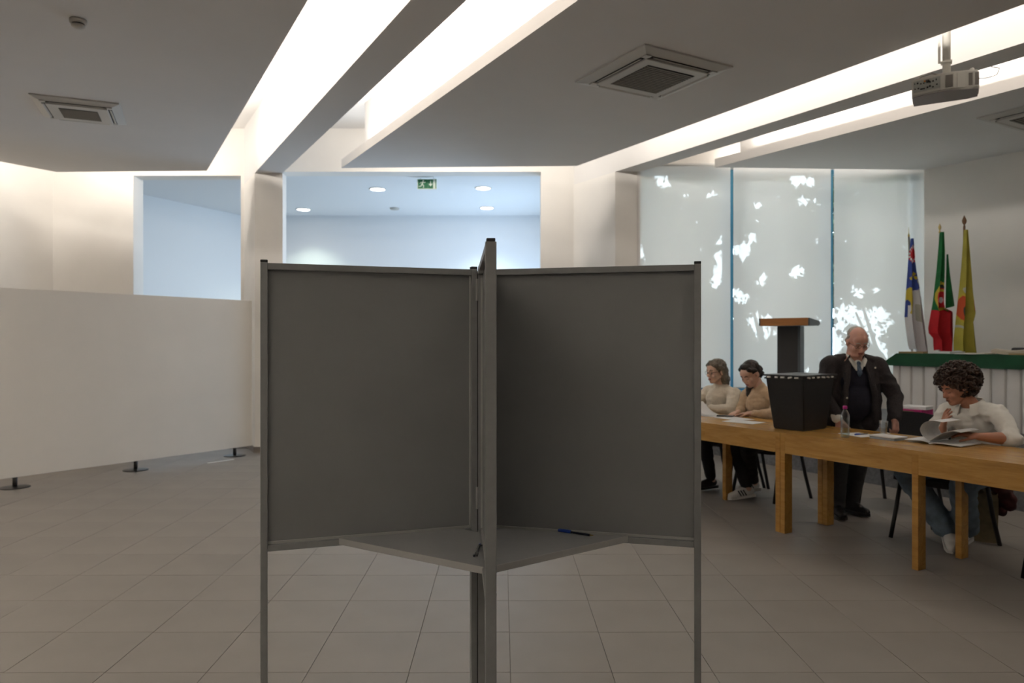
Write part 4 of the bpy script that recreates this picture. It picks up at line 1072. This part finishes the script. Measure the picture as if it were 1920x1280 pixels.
# ---------------------------------------------------------------- woman in the beige sweater
def seated_woman(e1c, label, sweater, skin, lips, hairfn, head, pitch, fwd, trousers, arms, hands, shoes_spec, browm, thigh_tw=0, closed=True, glass=False, neck_r=.046):
    base = T(e1c, 1.0); t = thing('person', label, 'person', base)
    P_ = lambda a, b, z: T(e1c+a, b, z)
    M = frame(fwd, pitch); hc = Vector(head)
    m = MB(); head_shapes(m, hc, M, .92, .85)
    nb = P_(0, .90, 1.005)
    m.rc(hc+M @ Vector((0, -.03, -.06)), neck_r, nb, neck_r*1.12)
    m.ell(P_(0, .96, .80), (.13, .11, .25)); m.ell(P_(0, 1.02, .575), (.165, .14, .12))
    for s in (-1, 1): m.rc(nb+V_((0, 0, -.02)), .040, P_(s*.15, .94, .945), .040)
    for a in arms:
        sh, el, wr = a; limb(m, [sh+V_((0, 0, -.015)), el, wr], [.040, .038, .026])
    for h in hands: hand_shapes(m, *h, size=.92)
    for kn, an in shoes_spec[0]:
        s = -1 if kn == shoes_spec[0][0][0] else 1
        limb(m, [P_(s*.09, 1.0, .56), kn, an], [.085, .058, .042])
    body = blob('body', m, .0065, 4, skin, t, base)
    face_details(hc, M, t, base, browm, lips, closed)
    if glass: glasses(hc, M, t, base)
    # sweater
    m = MB()
    m.ell(P_(0, .985, .60), (.165, .145, .13)); m.ell(P_(0, .965, .74), (.155, .130, .20)); m.ell(P_(0, .935, .88), (.165, .120, .15))
    for s in (-1, 1): m.rc(P_(s*.04, .905, .985), .060, P_(s*.165, .925, .955), .062)
    m.rc(P_(0, .90, .985), .066, P_(0, .890, 1.030), .060)
    for sh, el, wr in arms: limb(m, [sh, el, el+(wr-el)*.86], [.066, .060, .040])
    blob('sweater', m, .009, 4, sweater, t, base, disp=.010, dscale=13, seed=e1c)
    # trousers
    m = MB(); m.ell(P_(0, 1.02, .565), (.175, .15, .105))
    for k, (kn, an) in enumerate(shoes_spec[0]):
        s = -1 if k == 0 else 1
        limb(m, [P_(s*.09, 1.0, .56), kn, kn+(an-kn)*.92], [.092, .070, .052])
    blob('trousers', m, .010, 4, trousers, t, base, disp=.006, dscale=14)
    for (kn, an), fd in zip(shoes_spec[0], shoes_spec[1]): shoe(an, fd, t, base, *shoes_spec[2])
    hairfn(hc, M, t, base)
    return t
FW = -E2
def hair_tied(hc, M, t, base):
    L = lambda x, y, z: hc+M @ Vector((x, y, z))
    m = MB(); m.ell(L(0, -.024, .044), (.081, .096, .083), M); m.ell(L(0, -.045, .0), (.079, .070, .075), M); m.ell(L(0, .028, .098), (.052, .040, .026), M)
    for s in (-1, 1): m.rc(L(s*.055, .040, .070), .022, L(s*.076, -.01, .035), .018)
    m.ell(L(.0, -.115, -.02), (.040, .036, .042), M)       # knot at the nape
    o = blob('hair', m, .006, 3, M_hdark, t, base, disp=.004, dscale=40)
    m = MB(); s0 = L(.055, -.085, -.045)
    pts = [s0, L(-.045, -.045, -.115), L(-.075, .02, -.15), L(-.075, .055, -.20), L(-.07, .06, -.25)]
    limb(m, pts, [.022, .026, .030, .028, .010]); blob('ponytail', m, .006, 3, M_hdark, o, base, disp=.004, dscale=40, seed=3)
e = -.97
wr_r = T(-1.10, .745, .80); wr_l = T(-.93, .72, .80)
kn1, an1 = T(-1.05, .62, .505), T(-.955, .70, .10); kn2, an2 = T(-.86, .60, .505), T(-1.06, .90, .12)
seated_woman(e, 'woman in a beige sweater with dark tied-back hair, writing at the far table', M_beige, M_skB, M_lipB, hair_tied, T(-1.0, .79, 1.165), .55, FW+E1*-.05, M_blackt,
    [(T(e-.165, .91, .955), T(e-.20, .87, .80), wr_r), (T(e+.165, .93, .955), T(e+.24, .83, .805), wr_l)],
    [(wr_r, -E2+E1*.15+Vector((0, 0, -.10)), (0, 0, 1), 1, .5), (wr_l, -E2*.55-E1*.9+Vector((0, 0, -.05)), (0, 0, 1), -1, .5)],
    ([(kn1, an1), (kn2, an2)], [FW+E1*-.35+Vector((0, 0, -.10)), FW+E1*-.1], (M_shoew, M_soleb, M_black)), M_hdark)
# ---------------------------------------------------------------- woman in the cream sweater
def hair_bob(hc, M, t, base):
    L = lambda x, y, z: hc+M @ Vector((x, y, z))
    m = MB(); m.ell(L(0, -.022, .046), (.086, .098, .084), M); m.ell(L(0, -.055, -.01), (.090, .072, .095), M); m.ell(L(0, .042, .088), (.056, .040, .030), M)
    m.ell(L(0, -.075, -.085), (.092, .060, .060), M)
    for s in (-1, 1): m.rc(L(s*.060, .040, .070), .024, L(s*.082, -.015, .03), .022); m.rc(L(s*.082, -.02, .03), .022, L(s*.086, -.045, -.09), .028); m.rc(L(s*.086, -.05, -.09), .026, L(s*.075, -.075, -.135), .012)
    blob('hair', m, .006, 2, M_hgrey, t, base, disp=.007, dscale=34)
e = -1.49
seated_woman(e, 'woman in a cream sweater with grey bobbed hair at the booth edge', M_cream, M_skD, M_lipB, hair_bob, T(-1.475, .83, 1.170), .12, FW+E1*-.12, M_blackt,
    [(T(e-.165, .91, .955), T(e-.24, .78, .80), T(e-.08, .66, .83)), (T(e+.165, .93, .955), T(e+.23, .82, .80), T(e+.05, .68, .81))],
    [(T(e-.08, .66, .83), -E2*.6+E1*.5, (0, 0, 1), 1, .5), (T(e+.05, .68, .81), -E2*.8-E1*.5, (0, 0, 1), -1, .5)],
    ([(T(e-.09, .60, .505), T(e-.10, .66, .10)), (T(e+.09, .60, .505), T(e+.06, .72, .10))], [FW, FW], (M_shoeb, M_shoeb)), M_hgrey, closed=False, glass=True)

# ---------------------------------------------------------------- standing man
base = Vector((2.80, 6.10, 0)); t = thing('person', 'standing man in a dark blazer, navy pullover and tie, looking down', 'person', base)
V = Vector
hc = V((2.838, 6.00, 1.468)); M = frame((-.04, -1), .42, .03)
nb = V((2.85, 6.09, 1.335)); shR = V((2.655, 6.10, 1.275)); shL = V((3.050, 6.115, 1.265))
elR = V((2.598, 6.09, 1.02)); wrR = V((2.665, 5.985, .838)); elL = V((3.185, 6.07, 1.02)); wrL = V((3.120, 5.955, .835))
hipR = V((2.765, 6.20, .86)); hipL = V((2.945, 6.20, .86)); knR = V((2.735, 6.12, .48)); knL = V((2.93, 6.16, .48)); anR = V((2.725, 6.14, .09)); anL = V((2.885, 6.25, .09))
m = MB(); head_shapes(m, hc, M, 1.08, 1.1); m.ell(hc+M @ V((0, .03, -.095)), (.055, .045, .03), M)
m.rc(hc+M @ V((0, -.03, -.05)), .058, nb, .066)
m.ell(V((2.85, 6.14, 1.16)), (.17, .12, .19)); m.ell(V((2.85, 6.13, .98)), (.17, .15, .18)); m.ell(V((2.855, 6.19, .87)), (.165, .125, .11))
for s in (shR, shL): m.rc(nb+V((0, .03, -.03)), .050, s+V((0, 0, -.02)), .050)
limb(m, [shR+V((0, 0, -.02)), elR, wrR], [.050, .044, .030]); limb(m, [shL+V((0, 0, -.02)), elL, wrL], [.050, .044, .030])
limb(m, [hipR, knR, anR], [.085, .058, .042]); limb(m, [hipL, knL, anL], [.085, .058, .042])
hand_shapes(m, wrR, (.45, -.45, -.75), (-.5, -.8, .1), 1, .7, .08, 1.0)
hand_shapes(m, wrL, (-.05, -.25, -.95), (.3, -.9, .1), -1, 1.9, .0, 1.0, .2)
blob('body', m, .0065, 4, M_skA, t, base)
face_details(hc, M, t, base, M_hwhite, M_lipA); glasses(hc, M, t, base)
L = lambda x, y, z: hc+M @ Vector((x, y, z))
m = MB()
for s in (-1, 1): m.rc(L(s*.070, -.005, .050), .012, L(s*.076, -.04, .0), .014); m.rc(L(s*.076, -.04, .0), .014, L(s*.045, -.085, -.035), .016); m.rc(L(s*.070, -.03, .055), .012, L(s*.03, -.095, .05), .013)
m.ell(L(0, -.070, -.01), (.066, .042, .062), M); m.ell(L(0, -.045, .055), (.072, .068, .058), M)
blob('hair', m, .006, 3, M_hwhite, t, base, disp=.002, dscale=60)
# trousers
m = MB(); m.ell(V((2.855, 6.19, .875)), (.175, .135, .115)); limb(m, [hipR, knR, anR+V((0, .0, .01))], [.098, .078, .068]); limb(m, [hipL, knL, anL+V((0, 0, .01))], [.098, .078, .068])
blob('trousers', m, .010, 4, M_trous, t, base, disp=.008, dscale=11)
for an, fd in ((anR, (-.10, -1, 0)), (anL, (.45, -.9, 0))): shoe(an, fd, t, base, M_shoeb, M_shoeb)
# pullover with V-neck, shirt collar and tie
m = MB(); m.ell(V((2.85, 6.125, 1.15)), (.175, .130, .17)); m.ell(V((2.85, 6.115, .98)), (.175, .150, .18)); m.ell(V((2.85, 6.115, 1.265)), (.13, .082, .05))
blob('pullover', m, .009, 4, M_navy, t, base, disp=.005, dscale=12)
m = MB()
for s in (-1, 1):
    q = [V((2.85+s*.012, 6.005, 1.285)), V((2.85+s*.066, 6.035, 1.355)), V((2.85+s*.080, 6.07, 1.375)), V((2.85+s*.075, 6.015, 1.315)), V((2.85+s*.045, 5.995, 1.262))]
    m._f([m.bm.verts.new(p-base) for p in q])
bmesh.ops.solidify(m.bm, geom=list(m.bm.faces), thickness=.004); m.build('shirt_collar', M_shirt, t)
m = MB(); m.rc(V((2.85, 6.012, 1.290)), .020, V((2.85, 6.004, 1.272)), .014); m.rc(V((2.85, 6.004, 1.272)), .014, V((2.852, 5.992, 1.215)), .022); m.rc(V((2.852, 5.992, 1.215)), .022, V((2.852, 5.994, 1.19)), .010)
for s in (-1, 1): pass
blob('tie', m, .006, 2, M_tie, t, base)
m = MB()
for s in (-1, 1): m.rc(V((2.85+s*.062, 6.03, 1.325)), .014, V((2.85+s*.018, 6.002, 1.235)), .009)
m.ell(V((2.85, 6.022, 1.275)), (.038, .020, .045))
blob('shirt_front', m, .006, 2, M_shirt, t, base)
# blazer: open front, lapels, sleeves
m = MB(); cx = 2.85
for s, sh in ((-1, shR), (1, shL)):
    m.rc(V((cx+s*.075, 6.13, 1.325)), .050, sh+V((0, 0, -.005)), .078)
    m.rc(V((cx+s*.145, 6.115, 1.23)), .082, V((cx+s*.150, 6.115, 1.00)), .082)
    m.rc(V((cx+s*.150, 6.11, 1.00)), .086, V((cx+s*.150, 6.14, .80)), .092)
    m.rc(V((cx+s*.070, 6.20, 1.25)), .075, V((cx+s*.07, 6.22, .82)), .085)
    # front edge of the open jacket
    m.rc(V((cx+s*.080, 6.035, 1.30)), .022, V((cx+s*.118, 5.985, 1.05)), .024); m.rc(V((cx+s*.118, 5.985, 1.05)), .024, V((cx+s*.140, 6.000, .80)), .022)
limb(m, [shR, elR, elR+(wrR-elR)*.88], [.080, .066, .050]); limb(m, [shL, elL, elL+(wrL-elL)*.90], [.080, .066, .050])
bl = blob('blazer', m, .009, 4, M_blazer, t, base, disp=.010, dscale=10, seed=2)
for s in (-1, 1):
    m = MB(); q = [(.060, 6.032, 1.365), (.112, 6.018, 1.300), (.150, 5.998, 1.235), (.118, 5.984, 1.215), (.112, 5.956, 1.06), (.082, 5.975, 1.16), (.058, 6.010, 1.29)]
    m._f([m.bm.verts.new(V((cx+s*a, b, c))-base) for a, b, c in q])
    bmesh.ops.solidify(m.bm, geom=list(m.bm.faces), thickness=.008); m.build('lapel', M_blazer, bl)
m = MB(); m.ell(V((cx+.125, 5.982, 1.255))-base, (.008, .004, .008)); m.build('pin', M_gold, bl)
m = MB(); m.ell(V((cx-.118, 5.957, 1.01))-base, (.008, .004, .008)); m.build('button', M_gold, bl)
m = MB(); m.rc(elR+(wrR-elR)*.86, .046, elR+(wrR-elR)*.97, .044); blob('shirt_cuff', m, .006, 2, M_shirt, t, base)

# ---------------------------------------------------------------- young man with curly hair
e = .94; base = T(e, .88); t = thing('person', 'young man with curly dark hair and white shirt leafing through a magazine', 'person', base)
hc = T(.885, .80, 1.135); M = frame(FW+E1*-.50, .30, .0)
nb = T(.945, .89, .995); shR = T(.775, .90, .955); shL = T(1.125, .87, .965)
elR = T(.735, .79, .80); wrR = T(.845, .69, .815); elL = T(1.27, .79, .812); wrL = T(1.135, .62, .826)
m = MB(); head_shapes(m, hc, M, .95, .95); m.rc(hc+M @ V((0, -.03, -.05)), .052, nb, .060)
m.ell(T(e, .95, .80), (.15, .13, .20)); m.ell(T(e, 1.0, .575), (.165, .14, .115))
for s in (shR, shL): m.rc(nb+V((0, 0, -.02)), .045, s+V((0, 0, -.02)), .045)
limb(m, [shR+V((0, 0, -.02)), elR, wrR], [.045, .042, .028]); limb(m, [shL+V((0, 0, -.02)), elL, elL+(wrL-elL)*.4, wrL], [.052, .042, .042, .028])
hand_shapes(m, wrR, E1*.25-E2*.15+V((0, 0, 1)), -E1*.7-E2*.7, -1, .45, .26, 1.12)
hand_shapes(m, wrL, -E1*.95-E2*.38+V((0, 0, .14)), V((0, 0, 1))-E2*.3, -1, .55, .16, 1.0)
knR, anR = T(.64, .60, .50), T(.875, .72, .11); knL, anL = T(1.04, .60, .50), T(.92, .86, .11)
limb(m, [T(e-.09, .98, .56), knR, anR], [.085, .058, .042]); limb(m, [T(e+.09, .98, .56), knL, anL], [.085, .058, .042])
blob('body', m, .0065, 4, M_skC, t, base)
face_details(hc, M, t, base, M_hdark, M_lipC)
# curls
L = lambda x, y, z: hc+M @ Vector((x, y, z))
m = MB(); m.ell(L(0, -.028, .062), (.108, .118, .100), M); m.ell(L(0, -.070, .0), (.105, .078, .090), M); m.ell(L(0, .055, .095), (.062, .045, .040), M)
hr = blob('hair', m, .009, 2, M_hcurl, t, base, disp=.012, dscale=30)
rc_ = random.Random(11); m = MB(); cnt = 0
while cnt < 620:
    u = V((rc_.gauss(0, 1), rc_.gauss(0, 1), rc_.gauss(0, 1))).normalized()
    k_ = rc_.uniform(.95, 1.12); p = V((u.x*.120*k_, u.y*.132*k_-.030, u.z*.118*k_+.052))
    if p.y > .055 and p.z < .062: continue
    if p.z < -.055 or (p.y > .015 and p.z < .0): continue
    n_ = u; ax = n_.cross(V((rc_.random()-.5, rc_.random()-.5, rc_.random()-.5))).normalized(); bx_ = n_.cross(ax)
    R_ = rc_.uniform(.009, .015); tw = rc_.uniform(.6, 1.1)
    pts = []
    for k in range(13):
        a = k/12*tw*2*math.pi
        pts.append(hc-base+M @ (p+n_*(.004+.010*math.sin(a))+ax*R_*math.cos(a)+bx_*(R_*math.sin(a)*.5+.016*(k/12-.5))))
    m.tube(pts, [.0052]*11+[.004, .0015], 6); cnt += 1
m.build('curls', M_hcurl, hr)
# shirt with collar and rolled sleeves
m = MB(); m.ell(T(e, 1.0, .60), (.17, .15, .13)); m.ell(T(e, .965, .74), (.17, .145, .19)); m.ell(T(e, .925, .875), (.175, .13, .14))
for s in (shR, shL): m.rc(T(e, .90, .985), .062, s, .070)
limb(m, [shR, elR, elR+(wrR-elR)*.75], [.072, .066, .052]); limb(m, [shL, elL, elL+(wrL-elL)*.12], [.066, .057, .053])
m.rc(elL+(wrL-elL)*.05, .056, elL+(wrL-elL)*.20, .054)
sh = blob('shirt', m, .009, 3, M_shirt, t, base, disp=.010, dscale=15, seed=5)
Mh = frame(FW, .12)
def collar(u, v):       # turned-down collar: open at the front, v runs from the neck edge outwards
    an = math.radians(-155+310*u); fr = max(0, -math.cos(an))
    r = .070+.030*v; z = .066-.056*v-.030*fr-.030*fr*v*v
    return nb-base+Mh @ V((math.sin(an)*r*1.05, -math.cos(an)*r*1.05+.005+.018*fr, z))
m = MB(); m.grid(collar, 30, 4, thick=.004); m.build('collar', M_shirt, sh)
m = MB(); m.rc(nb+Mh @ V((0, .062, -.050)), .020, nb+Mh @ V((0, .052, -.015)), .022); blob('undershirt', m, .006, 2, M_shirt, t, base)
m = MB(); m.ell(T(e, 1.0, .565), (.178, .155, .105)); limb(m, [T(e-.09, .98, .56), knR, knR+(anR-knR)*.9], [.095, .085, .085]); limb(m, [T(e+.09, .98, .56), knL, knL+(anL-knL)*.9], [.095, .085, .085])
blob('jeans', m, .010, 4, M_jeans, t, base, disp=.010, dscale=12)
shoe(anR, -E2*.8+E1*.6+V((0, 0, -.22)), t, base, M_shoew, M_soleb); shoe(anL, -E2*.9+E1*.2, t, base, M_shoew, M_soleb)

# maroon jacket hanging over the chair beside him
JO = V((0, 0, -.05))-E1*.05; base = T(1.12, 1.16, .30); t = thing('jacket', 'maroon jacket hanging from the young man\'s chair', 'jacket', base)
m = MB()
for ps, rs in (([T(.98, 1.16, .50), T(1.06, 1.17, .44), T(1.10, 1.18, .34)], [.05, .06, .05]), ([T(1.00, 1.14, .52), T(.86, 1.14, .50)], [.05, .045]), ([T(1.03, 1.22, .46), T(1.0, 1.25, .36), T(1.01, 1.25, .27)], [.05, .045, .04])): limb(m, [p+JO for p in ps], rs)
blob('cloth', m, .010, 3, M_jack, t, base, disp=.016, dscale=16, seed=8)
